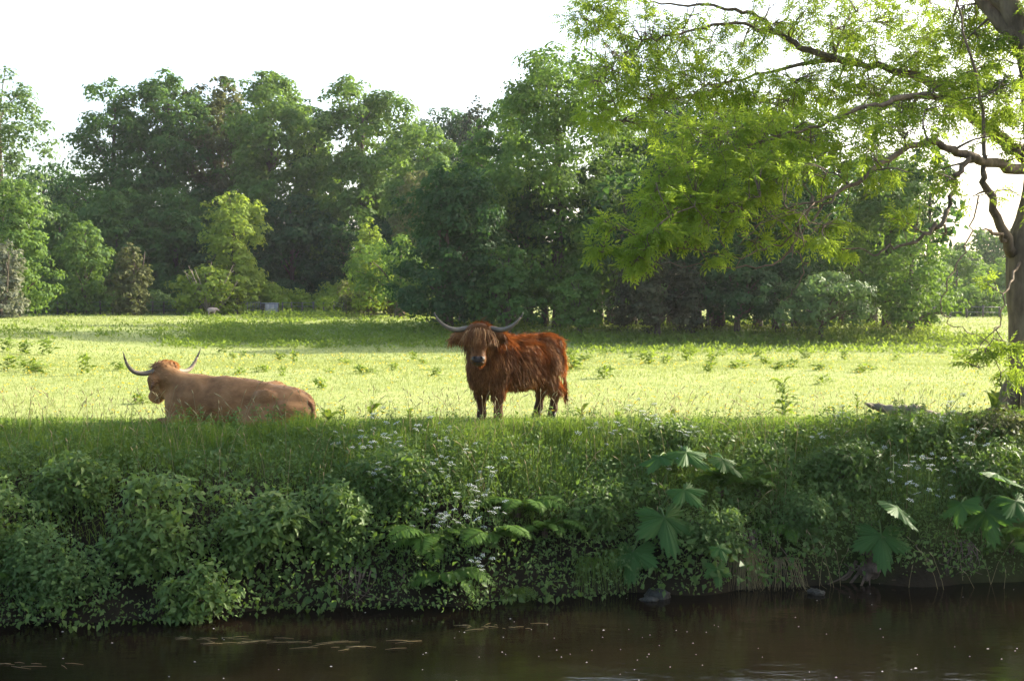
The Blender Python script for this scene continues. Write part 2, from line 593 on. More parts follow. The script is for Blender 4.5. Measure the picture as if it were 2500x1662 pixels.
# ------------------------------------------------------------------ trees of the woods
KINDS = {
    # (height fraction, radius fraction) of the crown outline
    'tall': [(0, .8), (.15, .95), (.4, 1), (.65, .98), (.82, .82), (.93, .6), (1, .3)],
    'dome': [(0, .8), (.2, 1), (.45, 1.05), (.7, 1), (.86, .8), (.95, .55), (1, .3)],
    'bush': [(0, 1), (.2, 1.05), (.5, 1), (.75, .86), (.92, .6), (1, .3)],
    'column': [(0, .7), (.25, 1), (.6, .85), (.85, .5), (1, .1)],
    'pear': [(0, 1), (.18, 1.0), (.34, .8), (.45, .68), (.62, .82), (.8, .72), (.93, .42), (1, .05)],
    'pine': [(0, .5), (.3, 1), (.6, .8), (.85, .55), (1, .1)],
}

def crown_geo(seed, H, R, cb, kind, leaf, cover=1.7, lump=.2, clump=.26, gappy=.0):
    rng = np.random.default_rng(seed)
    prof = KINDS[kind]
    hs = np.array([p[0] for p in prof])
    rs = np.array([p[1] for p in prof]) * R
    zb = cb * H
    Hc = H - zb
    ph = rng.uniform(0, 6.28, 6)
    def radius(h, a):
        m = 1 + lump * (np.sin(2 * a + ph[0] + 4 * h) * .5 + np.sin(3 * a + ph[1] - 7 * h) * .5 + np.sin(9 * h + ph[2] + a) * .5 + .35 * np.sin(17 * h + ph[3] - 2 * a))
        return np.interp(h, hs, rs) * m
    rc0 = clump * R
    nc = int(np.clip(2.3 * (Hc * R * 2 * math.pi) / (math.pi * rc0 ** 2), 16, 260))
    h = rng.uniform(0, 1, nc * 3)
    keep = rng.uniform(0, 1, nc * 3) < (np.interp(h, hs, rs) / R) * .9 + .12
    h = h[keep][:nc]
    nc = len(h)
    a = rng.uniform(0, 6.283, nc)
    fac = np.clip(1 - np.abs(rng.normal(0, .34, nc)), .05, 1)
    rc = rc0 * rng.uniform(.6, 1.25, nc) * np.clip(np.interp(h, hs, rs) / R + .25, .45, 1)
    rad = np.maximum(radius(h, a) * 1.12 - rc * .6, 0) * fac
    C = np.stack([rad * np.cos(a), rad * np.sin(a), zb + np.clip(h * Hc - rc * .4, 0, Hc)], 1)
    area = np.pi * R * Hc * 1.7 + np.pi * R * R
    nl = int(cover * area / (.5 * leaf * leaf * .62))
    if gappy:
        nl = int(nl * (1 - gappy))
    k = rng.choice(nc, nl, p=rc ** 2 / (rc ** 2).sum())
    d = rand_dirs(nl, rng)
    flip = (d[:, 2] < -.1) & (rng.uniform(0, 1, nl) < .65)
    d[flip, 2] *= -1
    rr = rc[k] * (.45 + .6 * rng.uniform(0, 1, nl) ** .6)
    P = C[k] + d * rr[:, None] * np.array([1, 1, .78])
    out = unit(P - np.array([0, 0, zb + Hc * .35]))
    N = unit(d * 1.2 + out * .4 + rand_dirs(nl, rng) * .6 + np.array([0, 0, .25]))
    D = unit(np.cross(N, rand_dirs(nl, rng)) + np.array([0, 0, -.35]) + d * .3)
    L = leaf * rng.uniform(.6, 1.35, nl)
    tint = np.clip(rng.normal(.45, .2, nc)[k] + rng.normal(0, .2, nl), 0, 1)
    g = Geo()
    leaves2(g, P - D * L[:, None] * .5, D, N, L, L * rng.uniform(.5, .75, nl), tint)
    return g, C, rc

def trunk_geo(seed, H, R, cb, C, stems=1, nlimb=16, r0=None):
    rng = np.random.default_rng(seed + 999)
    g = Geo()
    r0 = r0 or (.016 * H + .05)
    for s in range(stems):
        off = rng.normal(0, .25 * (stems > 1) + .0, 2)
        n = 9
        zz = np.linspace(-.3, H * .86, n)
        wig = np.cumsum(rng.normal(0, .018 * H / n * 1.6, (n, 2)), 0) * np.linspace(0, 1, n)[:, None]
        pts = np.column_stack([off[0] * (1 + zz / H * 1.5) + wig[:, 0], off[1] * (1 + zz / H * 1.5) + wig[:, 1], zz])
        rad = r0 * (1.25 - zz / H * 1.15) * np.where(zz < .4, 1.25, 1)
        tube(g, pts, np.maximum(rad, .02) / math.sqrt(stems), 7)
        for c in C[rng.choice(len(C), min(nlimb // stems, len(C)), replace=False)]:
            z0 = max(cb * H * .8, c[2] - np.hypot(c[0], c[1]) * .9 - .5)
            z0 = min(max(z0, .08 * H), H * .8)
            b = np.array([np.interp(z0, pts[:, 2], pts[:, 0]), np.interp(z0, pts[:, 2], pts[:, 1]), z0])
            mid = (b + c) / 2 + np.array([0, 0, .12 * np.linalg.norm(c - b)])
            rr = max(np.interp(z0, zz, rad) * .45, .03)
            q = spline([b, mid, c], 5)
            tube(g, q, np.linspace(rr, .02, 5), 4, cap=False)
    return g

TREES = []
ORD = ['first', 'second', 'third', 'fourth', 'fifth', 'sixth', 'seventh', 'eighth', 'ninth', 'tenth', 'eleventh', 'twelfth', 'thirteenth', 'fourteenth', 'fifteenth', 'sixteenth',
       'seventeenth', 'eighteenth', 'nineteenth', 'twentieth', 'twenty first', 'twenty second', 'twenty third', 'twenty fourth', 'twenty fifth', 'twenty sixth', 'twenty seventh', 'twenty eighth']
def ordinal(spots, k):
    return ORD[sorted(range(len(spots)), key=lambda i: (spots[i], i)).index(k)]
def tree(name, label, px, hw, top, d, kind='dome', cb=.1, mat='lime', seed=0, cover=1.95, leafpx=4.1, group=None,
         stems=1, lump=.2, clump=.26, gappy=0., dy=0., cat='tree', nlimb=16, r0=None, name_f='crown'):
    if group == RW:
        d -= 7
    if group == LW:
        hw, cover = hw * 1.12, cover * 1.2
    x = (px - 1250) / F * d
    gz = float(terrain(x, d))
    H = at(px, top, d)[2] - gz
    R = hw * 1.12 / F * d
    leaf = leafpx * d / 1229.0
    g, C, rc = crown_geo(seed, H, R, cb, kind, leaf, cover, lump, clump, gappy)
    t = thing(name, label, cat, (x, d, gz), 0, group)
    link('trunk' if cat == 'tree' else 'stems', trunk_geo(seed, H, R, cb, C, stems, nlimb, r0).mesh('bark', True), M['bark'], t)
    link(name_f, g.mesh('leaves'), M[mat], t)
    TREES.append(t)
    return t

RW, LW = 'trees of the near wood', 'trees of the far wood'
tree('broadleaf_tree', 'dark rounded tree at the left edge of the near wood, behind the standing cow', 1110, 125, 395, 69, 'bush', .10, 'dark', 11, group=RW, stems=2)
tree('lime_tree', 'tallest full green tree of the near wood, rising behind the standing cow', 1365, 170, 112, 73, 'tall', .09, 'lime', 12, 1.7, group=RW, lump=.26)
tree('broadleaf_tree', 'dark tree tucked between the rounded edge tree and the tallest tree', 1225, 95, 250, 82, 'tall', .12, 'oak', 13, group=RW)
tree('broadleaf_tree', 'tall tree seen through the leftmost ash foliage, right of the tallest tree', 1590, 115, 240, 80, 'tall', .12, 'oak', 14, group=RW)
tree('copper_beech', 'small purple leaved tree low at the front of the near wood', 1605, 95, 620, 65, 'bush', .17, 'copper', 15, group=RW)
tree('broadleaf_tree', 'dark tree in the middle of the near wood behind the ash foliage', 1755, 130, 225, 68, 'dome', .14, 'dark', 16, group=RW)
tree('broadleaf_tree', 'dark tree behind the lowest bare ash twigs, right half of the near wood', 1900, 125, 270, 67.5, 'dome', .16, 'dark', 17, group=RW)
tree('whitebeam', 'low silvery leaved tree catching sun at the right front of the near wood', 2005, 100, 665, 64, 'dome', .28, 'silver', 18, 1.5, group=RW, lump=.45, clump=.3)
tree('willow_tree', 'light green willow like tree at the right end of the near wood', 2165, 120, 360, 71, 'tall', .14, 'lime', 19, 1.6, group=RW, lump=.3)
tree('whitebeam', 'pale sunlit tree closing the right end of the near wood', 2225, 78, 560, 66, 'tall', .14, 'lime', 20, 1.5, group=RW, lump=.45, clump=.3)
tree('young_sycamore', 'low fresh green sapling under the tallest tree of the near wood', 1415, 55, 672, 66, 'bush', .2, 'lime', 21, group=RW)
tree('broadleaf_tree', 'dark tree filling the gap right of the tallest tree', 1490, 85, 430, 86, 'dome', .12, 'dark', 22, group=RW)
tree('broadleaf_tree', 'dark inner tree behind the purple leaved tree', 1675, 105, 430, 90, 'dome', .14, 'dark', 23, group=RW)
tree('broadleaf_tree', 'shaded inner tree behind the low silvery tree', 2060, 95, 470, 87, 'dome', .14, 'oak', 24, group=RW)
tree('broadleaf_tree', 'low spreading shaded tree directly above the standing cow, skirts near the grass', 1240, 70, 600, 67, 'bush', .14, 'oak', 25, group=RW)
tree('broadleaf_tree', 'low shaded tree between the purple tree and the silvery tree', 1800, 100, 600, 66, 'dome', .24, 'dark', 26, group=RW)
tree('pine_tree', 'far dark pine top showing above the dip in the tree line', 1165, 42, 228, 128, 'pine', .5, 'pine', 27, 1.0, gappy=.2)
tree('pine_tree', 'far dark conifer top seen through the upper ash leaves', 1640, 60, 195, 118, 'pine', .4, 'pine', 28, 1.1)
tree('pine_tree', 'broad far conifer behind the centre of the ash crown', 1840, 105, 225, 120, 'dome', .3, 'pine', 29, 1.2)

tree('poplar_tree', 'tall airy tree cut by the left edge of the picture', 5, 82, 160, 96, 'tall', .30, 'silver', 41, .75, group=LW, lump=.35, clump=.24)
tree('broadleaf_tree', 'sunlit green tree below the airy tree at the left edge', 40, 62, 430, 90, 'bush', .05, 'lime', 42, 1.4, group=LW)
tree('grey_willow', 'pale grey willow bush at the far left edge of the pasture', 5, 42, 585, 85, 'bush', .0, 'grey', 43, 1.5, group=LW, stems=3)
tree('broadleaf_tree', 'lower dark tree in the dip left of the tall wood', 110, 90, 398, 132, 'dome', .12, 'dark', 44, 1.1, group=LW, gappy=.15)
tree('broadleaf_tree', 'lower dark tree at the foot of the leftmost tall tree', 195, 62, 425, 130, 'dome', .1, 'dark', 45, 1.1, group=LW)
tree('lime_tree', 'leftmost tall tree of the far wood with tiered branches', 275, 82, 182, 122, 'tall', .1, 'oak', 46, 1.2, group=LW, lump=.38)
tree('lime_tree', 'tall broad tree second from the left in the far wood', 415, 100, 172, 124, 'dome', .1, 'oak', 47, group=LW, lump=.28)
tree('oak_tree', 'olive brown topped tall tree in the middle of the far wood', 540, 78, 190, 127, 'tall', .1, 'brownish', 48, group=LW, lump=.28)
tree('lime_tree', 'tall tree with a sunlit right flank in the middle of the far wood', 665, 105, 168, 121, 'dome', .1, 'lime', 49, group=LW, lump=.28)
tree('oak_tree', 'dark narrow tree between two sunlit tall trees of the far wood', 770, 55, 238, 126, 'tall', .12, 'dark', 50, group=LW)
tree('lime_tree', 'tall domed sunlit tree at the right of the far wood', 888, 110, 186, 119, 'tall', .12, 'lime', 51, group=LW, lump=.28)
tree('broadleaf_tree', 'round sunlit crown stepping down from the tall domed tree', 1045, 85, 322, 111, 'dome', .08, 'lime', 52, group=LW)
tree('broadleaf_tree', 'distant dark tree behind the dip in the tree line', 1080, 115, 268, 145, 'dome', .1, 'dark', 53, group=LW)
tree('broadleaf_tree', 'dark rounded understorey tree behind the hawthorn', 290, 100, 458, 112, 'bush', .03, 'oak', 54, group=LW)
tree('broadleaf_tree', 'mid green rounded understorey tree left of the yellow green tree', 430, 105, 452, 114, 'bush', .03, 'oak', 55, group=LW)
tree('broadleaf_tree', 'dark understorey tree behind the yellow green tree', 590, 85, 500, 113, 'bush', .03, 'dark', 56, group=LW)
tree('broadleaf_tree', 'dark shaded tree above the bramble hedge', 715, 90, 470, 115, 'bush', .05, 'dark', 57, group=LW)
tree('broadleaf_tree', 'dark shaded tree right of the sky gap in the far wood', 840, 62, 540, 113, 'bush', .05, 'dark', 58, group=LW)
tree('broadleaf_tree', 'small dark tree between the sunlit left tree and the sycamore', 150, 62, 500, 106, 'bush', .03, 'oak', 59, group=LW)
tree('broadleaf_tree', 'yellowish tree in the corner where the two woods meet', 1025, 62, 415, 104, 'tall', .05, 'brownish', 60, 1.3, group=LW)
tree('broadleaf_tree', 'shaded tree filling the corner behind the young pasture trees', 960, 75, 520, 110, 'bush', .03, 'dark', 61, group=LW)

PT = 'trees standing in the pasture'
tree('sycamore_tree', 'leafy sycamore at the left of the pasture, beside the hawthorn', 210, 76, 535, 100, 'pear', .06, 'lime', 71, 1.4, group=PT, lump=.3)
tree('hawthorn_tree', 'upright hawthorn with foliage to the ground, right of the sycamore', 318, 46, 588, 96, 'column', .02, 'brownish', 72, 1.6, group=PT, stems=2)
tree('field_maple', 'bright yellow green tree above the small shrub in the pasture', 572, 92, 464, 103, 'pear', .06, 'bright', 73, 1.5, group=PT)
tree('hawthorn_tree', 'small bright shrub at the foot of the yellow green tree', 508, 66, 650, 99, 'bush', .0, 'bright', 74, 1.5, group=PT, stems=3, lump=.35)
tree('young_ash', 'light young tree left of the one with the visible trunk', 902, 50, 527, 93, 'column', .08, 'bright', 75, 1.3, group=PT)
tree('young_oak', 'young tree with a clear trunk, left of the near wood', 975, 92, 575, 89, 'dome', .24, 'lime', 76, 1.3, group=PT, lump=.3, r0=.28)

FR = 'distant trees past the right end of the near wood'
tree('distant_tree', 'distant grey green tree nearest the end of the near wood', 2335, 58, 605, 112, 'dome', .08, 'lime', 81, group=FR)
tree('distant_tree', 'tallest distant tree just left of the ash trunk', 2425, 85, 555, 160, 'tall', .08, 'oak', 82, group=FR)
tree('distant_tree', 'low sunlit distant bush in front of the tallest distant tree', 2385, 62, 690, 96, 'bush', .02, 'lime', 83, group=FR)
tree('distant_tree', 'distant tree half hidden by the ash trunk', 2500, 80, 620, 130, 'dome', .05, 'lime', 84, group=FR)

# a far belt of trees that closes the view between the trunks
far_px = [-150, -20, 120, 330, 520, 720, 950, 1190, 1420, 1640, 1880, 2110, 2320, 2560, 2700]
base_far = None
for i, px in enumerate(far_px):
    d = 210 + 25 * math.sin(i * 2.3)
    x = (px - 1250) / F * d
    if base_far is None:
        base_far = tree('far_tree', 'far hazy tree of the belt closing the view beyond the pasture', px, 150, 610, d, 'bush', .0, 'lime', 91, 1.2, leafpx=5, group='far belt of trees beyond the woods')
        o = base_far
    else:
        o = copy_tree(base_far)
    o['label'] = 'far hazy tree closing the view beyond the woods, %s from the left' % ORD[i]
    o.location = (x, d, float(terrain(x, d)))
    o.rotation_euler = (0, 0, i * 1.7)
    s = .85 + .3 * ((i * 37) % 10) / 10
    o.scale = (s, s, s * (.85 + .3 * ((i * 17) % 7) / 7))

# hedges and scrub along the fence
def hedge(name, label, x0, x1, top, d, mat, seed, depth=1.6, cat='hedge', group=None, n=None, leafpx=3.6):
    rng = np.random.default_rng(seed)
    xa, xb = (x0 - 1250) / F * d, (x1 - 1250) / F * d
    cx = (xa + xb) / 2
    gz = float(terrain(cx, d))
    H = at((x0 + x1) / 2, top, d)[2] - gz
    nc = max(6, int((xb - xa) / .45))
    C = np.column_stack([np.linspace(xa, xb, nc) - cx + rng.normal(0, .2, nc), rng.normal(0, depth * .3, nc), H * rng.uniform(.2, .8, nc)])
    C = np.concatenate([C, C + np.column_stack([rng.normal(0, .3, nc), rng.normal(0, depth * .4, nc), -C[:, 2] * .5])])
    rc = H * rng.uniform(.22, .4, len(C))
    leaf = leafpx * d / 1229
    nl = n or int(2.2 * (xb - xa) * (H * 2 + depth) / (.31 * leaf * leaf))
    k = rng.integers(0, len(C), nl)
    dd = rand_dirs(nl, rng)
    dd[:, 2] = np.abs(dd[:, 2]) * np.where(rng.uniform(size=nl) < .75, 1, -1)
    P = C[k] + dd * (rc[k] * (.5 + .5 * rng.uniform(size=nl) ** .5))[:, None]
    P[:, 2] = np.clip(P[:, 2], .02, None)
    N = unit(dd + rand_dirs(nl, rng) * .7)
    D = unit(np.cross(N, rand_dirs(nl, rng)) + np.array([0, 0, .1]))
    L = leaf * rng.uniform(.6, 1.3, nl)
    g = Geo()
    leaves2(g, P, D, N, L, L * .6, np.clip(rng.normal(.5, .25, nl), 0, 1))
    t = thing(name, label, cat, (cx, d, gz), 0, group)
    link('foliage', g.mesh('leaves'), M[mat], t)
    for c in C[::max(3, len(C) // 14)]:
        gs = Geo()
        tube(gs, [(c[0] * .98, c[1] * .6, -.1), (c[0], c[1] * .8, c[2] * .5), tuple(c)], [.04, .03, .015], 4)
        link('stem', gs.mesh('stem'), M['bark'], t)
    return t

hedge('bramble_hedge', 'long sunlit bramble hedge behind the grey shelter box', 640, 880, 684, 104, 'bright', 101, 3.0)  # fresh leaf green puts the sunlight into the hedge's own colour
hedge('scrub_bush', 'pale scrub between the hawthorn and the small bright shrub', 350, 470, 712, 104, 'silver', 102, 2, 'bush')
hedge('scrub_bush', 'yellow green scrub between the grey willow and the sycamore', 45, 150, 708, 101, 'bright', 103, 2, 'bush')
hedge('scrub_bush', 'low bright scrub under the young trees left of the near wood', 840, 1020, 690, 95, 'brownish', 104, 2, 'bush')
hedge('scrub_bush', 'low weedy scrub right behind the metal hurdle', 560, 650, 735, 103, 'bright', 105, 1.5, 'bush')
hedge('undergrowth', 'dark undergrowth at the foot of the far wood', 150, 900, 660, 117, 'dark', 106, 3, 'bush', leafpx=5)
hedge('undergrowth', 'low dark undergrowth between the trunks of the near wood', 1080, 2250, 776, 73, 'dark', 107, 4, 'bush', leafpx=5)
hedge('undergrowth', 'hazy bushes beyond the right end of the near wood', 2260, 2480, 735, 104, 'lime', 108, 3, 'bush', leafpx=4.5)

# bare dead branches beside the yellow green tree
def dead_shrub():
    rng = np.random.default_rng(5)
    p = at(512, 700, 98)
    t = thing('dead_shrub', 'bare grey branches left of the yellow green tree', 'shrub', (p[0], 98, float(terrain(p[0], 98))))
    for i in range(9):
        a = rng.normal(0, .35, 2)
        b = np.array([0, 0, 0.])
        tip = np.array([a[0] * 3.2, a[1] * 2, rng.uniform(2.6, 4.4)])
        q = spline([b, tip * .5 + rng.normal(0, .15, 3), tip], 6)
        g = Geo()
        tube(g, q, np.linspace(.06, .015, 6), 4)
        for j in (2, 3, 4):
            v = np.array([rng.normal(0, .5), rng.normal(0, .4), rng.uniform(.4, .9)])
            tube(g, [q[j], q[j] + v * .6, q[j] + v], [.03, .02, .01], 4)
        link('branch', g.mesh('branch'), M['deadwood'], t)
dead_shrub()

# extra trunks standing in the dark under the near wood
TRG = 'bare trunks in the shade of the near wood'
trunk_px = [1075, 1128, 1180, 1290, 1330, 1465, 1520, 1545, 1640, 1700, 1735, 1850, 1895, 1945, 1985, 2055, 2090, 2130, 2190, 2265]
for i, px in enumerate(trunk_px):
    rng = np.random.default_rng(300 + i)
    d = 61.5 + 9 * rng.uniform() + (3 if px < 1300 else 0)
    x = (px - 1250) / F * d
    H = rng.uniform(7, 10)
    r = rng.uniform(.10, .26)
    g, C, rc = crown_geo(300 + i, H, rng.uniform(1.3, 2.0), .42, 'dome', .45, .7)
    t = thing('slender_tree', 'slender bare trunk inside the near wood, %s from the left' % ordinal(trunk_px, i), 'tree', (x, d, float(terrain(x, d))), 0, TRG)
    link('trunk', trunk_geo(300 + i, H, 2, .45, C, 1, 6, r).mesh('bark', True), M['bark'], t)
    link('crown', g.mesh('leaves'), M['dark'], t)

# ------------------------------------------------------------------ fence, hurdle, shelter box, sheep
def fence(label, px_posts, d, name='wire_fence', h=1.05, wires=(.35, .7, 1.0)):
    x0 = (px_posts[0] - 1250) / F * d
    t = thing(name, label, 'fence', (x0, d, float(terrain(x0, d))))
    tops = []
    for i, px in enumerate(px_posts):
        x = (px - 1250) / F * d
        z = float(terrain(x, d)) - t.location.z
        g = Geo()
        box_geo(g, (x - x0 - .06, -.06, z - .3), (x - x0 + .06, .06, z + h + .08 * math.sin(i * 3)), .5)
        link('post', g.mesh('post'), M['post'], t)
        tops.append((x - x0, z))
    for w in wires:
        g = Geo()
        tube(g, [(x, -.08, z + w) for x, z in tops], .018, 4)
        link('wire', g.mesh('wire'), M['wire'], t)
    return t
fence('post and wire fence running from the grey willow past the sycamore', [-40, 10, 56, 86, 115, 141, 165, 186, 215, 245, 275], 99)
fence('post and wire fence between the hawthorn and the metal hurdle', [345, 373, 400, 430, 460, 490, 520, 550, 579, 600], 101)
fence('post and wire fence running right from the grey shelter box', [690, 712, 738, 765, 790, 815, 840, 865, 890], 100)
fence('low rail fence beyond the right end of the near wood', [2200, 2240, 2280, 2320, 2360, 2400, 2440], 90, 'rail_fence', .9, (.4, .8))

def hurdle():
    d = 98.5
    x = (604 - 1250) / F * d
    t = thing('metal_hurdle', 'metal livestock hurdle of thin bars left of the grey shelter box', 'gate', (x, d, float(terrain(x, d))))
    W = 1.05
    for i in range(9):
        g = Geo()
        tube(g, [(i * W / 8, 0, 0), (i * W / 8, 0, 1.05)], .03 if i in (0, 8) else .014, 5)
        link('upright_bar', g.mesh('bar'), M['wire'], t)
    for z in (.12, .4, .7, 1.02):
        g = Geo()
        tube(g, [(0, 0, z), (W, 0, z)], .02, 5)
        link('rail', g.mesh('rail'), M['wire'], t)
hurdle()

def shelter():
    d = 97.5
    x = (634 - 1250) / F * d
    t = thing('livestock_shelter', 'small grey box shelter with a dark side at the pasture edge', 'shelter', (x, d, float(terrain(x, d)) - .02))
    W, D, H = 1.5, 1.6, .95
    c, s = math.cos(.5), math.sin(.5)
    t.rotation_euler = (0, 0, .38)
    def part(nm, lo, hi, mat):
        g = Geo(); box_geo(g, lo, hi); o = link(nm, g.mesh(nm), M[mat], t)
        b = o.modifiers.new('bevel', 'BEVEL'); b.width = .012; b.segments = 1
        return o
    for i in range(3):
        part('front_panel', (.42 + i * .36, 0, .06), (.42 + i * .36 + .352, .04, H - .02), 'panel')
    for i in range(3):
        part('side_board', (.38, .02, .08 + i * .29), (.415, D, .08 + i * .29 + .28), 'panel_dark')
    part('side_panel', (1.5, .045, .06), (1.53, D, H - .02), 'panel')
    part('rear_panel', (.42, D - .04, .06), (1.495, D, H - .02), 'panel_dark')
    part('roof', (.34, -.06, H), (1.58, D + .06, H + .05), 'panel')
    for px_, py_ in ((.40, .0), (1.5, .0), (.40, D), (1.5, D)):
        part('corner_post', (px_ - .03, py_ - .045, 0), (px_ + .03, py_ - .003, H - .003), 'post')
shelter()

# ------------------------------------------------------------------ implicit bodies
def seg_sdf(P, a, b, ra, rb):
    a, b = np.asarray(a, float), np.asarray(b, float)
    ab = b - a
    t = np.clip(((P - a) @ ab) / (ab @ ab), 0, 1)
    return np.linalg.norm(P - a - t[:, None] * ab, axis=1) - (ra + (rb - ra) * t)

def ell_sdf(P, c, r, R=None):
    q = P - np.asarray(c, float)
    if R is not None:
        q = q @ R
    r = np.asarray(r, float)
    k0 = np.linalg.norm(q / r, axis=1)
    k1 = np.linalg.norm(q / r ** 2, axis=1)
    return k0 * (k0 - 1) / np.maximum(k1, 1e-6)

def surface(prims, lo, hi, h, k=.03):
    """closed surface of smoothly joined primitives (naive surface nets)"""
    ax = [np.arange(l, u + h, h) for l, u in zip(lo, hi)]
    X, Y, Z = np.meshgrid(*ax, indexing='ij')
    P = np.stack([X, Y, Z], -1).reshape(-1, 3)
    acc = np.zeros(len(P))
    for p in prims:
        dd = seg_sdf(P, *p[1:]) if p[0] == 's' else ell_sdf(P, *p[1:])
        acc += np.exp(-np.clip(dd / k, -60, 60))
    f = (-k * np.log(acc + 1e-30)).reshape(X.shape)
    ins = f < 0
    nx, ny, nz = f.shape
    cnt = np.zeros((nx - 1, ny - 1, nz - 1))
    pos = np.zeros((nx - 1, ny - 1, nz - 1, 3))
    corners = [(i, j, l) for i in (0, 1) for j in (0, 1) for l in (0, 1)]
    sl = lambda c: tuple(slice(o, n - 1 + o) for o, n in zip(c, (nx, ny, nz)))
    for c in corners:
        for axn in range(3):
            if c[axn] == 0:
                c2 = list(c); c2[axn] = 1
                fa, fb = f[sl(c)], f[sl(tuple(c2))]
                m = (fa < 0) != (fb < 0)
                t = np.where(m, fa / np.where(m, fa - fb, 1), 0)
                q = np.array(c, float)[None, None, None] + t[..., None] * np.eye(3)[axn]
                pos += np.where(m[..., None], q, 0)
                cnt += m
    act = cnt > 0
    idx = -np.ones(act.shape, int)
    idx[act] = np.arange(act.sum())
    I = np.argwhere(act)
    V = (I + pos[act] / cnt[act][:, None]) * h + np.array(lo)
    quads = []
    for axn in range(3):
        o1, o2 = [(1, 2), (2, 0), (0, 1)][axn]
        s0 = [slice(1, -1)] * 3; s0[axn] = slice(0, -1)
        s1 = [slice(1, -1)] * 3; s1[axn] = slice(1, None)
        A, B = ins[tuple(s0)], ins[tuple(s1)]
        e = np.argwhere(A != B)
        flip = ~A[A != B]
        base = e.copy()
        base[:, o1] += 1; base[:, o2] += 1
        def cell(d1, d2):
            c = base.copy(); c[:, o1] -= d1; c[:, o2] -= d2
            return idx[c[:, 0], c[:, 1], c[:, 2]]
        q = np.stack([cell(1, 1), cell(0, 1), cell(0, 0), cell(1, 0)], 1)
        q[flip] = q[flip][:, ::-1]
        quads.append(q)
    Q = np.concatenate(quads)
    Q = Q[(Q >= 0).all(1)]
    return V, Q

def sample_surface(V, Q, n, rng):
    a, b, c, d = (V[Q[:, i]] for i in range(4))
    nr = np.cross(c - a, d - b)
    ar = np.linalg.norm(nr, axis=1)
    k = rng.choice(len(Q), n, p=ar / ar.sum())
    u, v = rng.uniform(size=(2, n, 1))
    P = (a[k] * (1 - u) + b[k] * u) * (1 - v) + (d[k] * (1 - u) + c[k] * u) * v
    return P, nr[k] / ar[k][:, None]

def locks(g, P, N, flow, L, W, rnd, rng, out=.5, seg=4, wave=.12):
    """tapering hair locks that leave the skin along N and fall along flow"""
    n = len(P)
    L = np.broadcast_to(L, (n,))
    pts = [P - N * .012]
    for i in range(seg):
        k = (i + .5) / seg
        dv = unit(N * (out * (1 - k) ** 1.5)[:, None] + flow + rng.normal(0, wave, (n, 3))) if isinstance(out, np.ndarray) else unit(N * out * (1 - k) ** 1.5 + flow + rng.normal(0, wave, (n, 3)))
        pts.append(pts[-1] + dv * (L / seg)[:, None])
    S = unit(np.cross(flow, N) + 1e-4)
    w = np.broadcast_to(W, (n,))
    rows = []
    for i, p in enumerate(pts[:-1]):
        ww = (w * (1 - (i / seg) ** 1.6 * .75))[:, None]
        rows += [p - S * ww * .5, p + S * ww * .5 + N * .004]
    rows.append(pts[-1])
    m = len(rows)
    V = np.stack(rows, 1).reshape(-1, 3)
    b = np.arange(n)[:, None] * m
    Q = np.concatenate([b + [2 * i, 2 * i + 1, 2 * i + 3, 2 * i + 2] for i in range(seg - 1)])
    T = b + [2 * (seg - 1), 2 * (seg - 1) + 1, 2 * seg]
    g.add(V, T=T, Q=Q, rt=rnd, rq=np.tile(rnd, seg - 1))

def body_mesh(V, Q, name):
    return mk_mesh(name, V, [Q], np.full(len(Q), .45), True)

def horn_parts(root, pts, radii, tipat=.72):
    q = spline(np.column_stack([pts, radii * .74]), 22)
    k = int(22 * tipat)
    g = Geo(); tube(g, q[:k + 1, :3], q[:k + 1, 3], 10)
    h = link('horn', g.mesh('horn', True), M['horn'], root)
    g = Geo(); tube(g, q[k:, :3], q[k:, 3] * 1.01, 10)
    link('horn_tip', g.mesh('horn_tip', True), M['horn_tip'], h)

def hoof(root, p, yaw=0.):
    g = Geo()
    for s in (-1, 1):
        q = [(p[0] - .02, p[1] + s * .028, p[2] + .09), (p[0], p[1] + s * .03, p[2] + .05), (p[0] + .03, p[1] + s * .032, p[2] + .005)]
        tube(g, q, [.028, .034, .038], 8)
    link('hoof', g.mesh('hoof', True), M['hoof'], root)

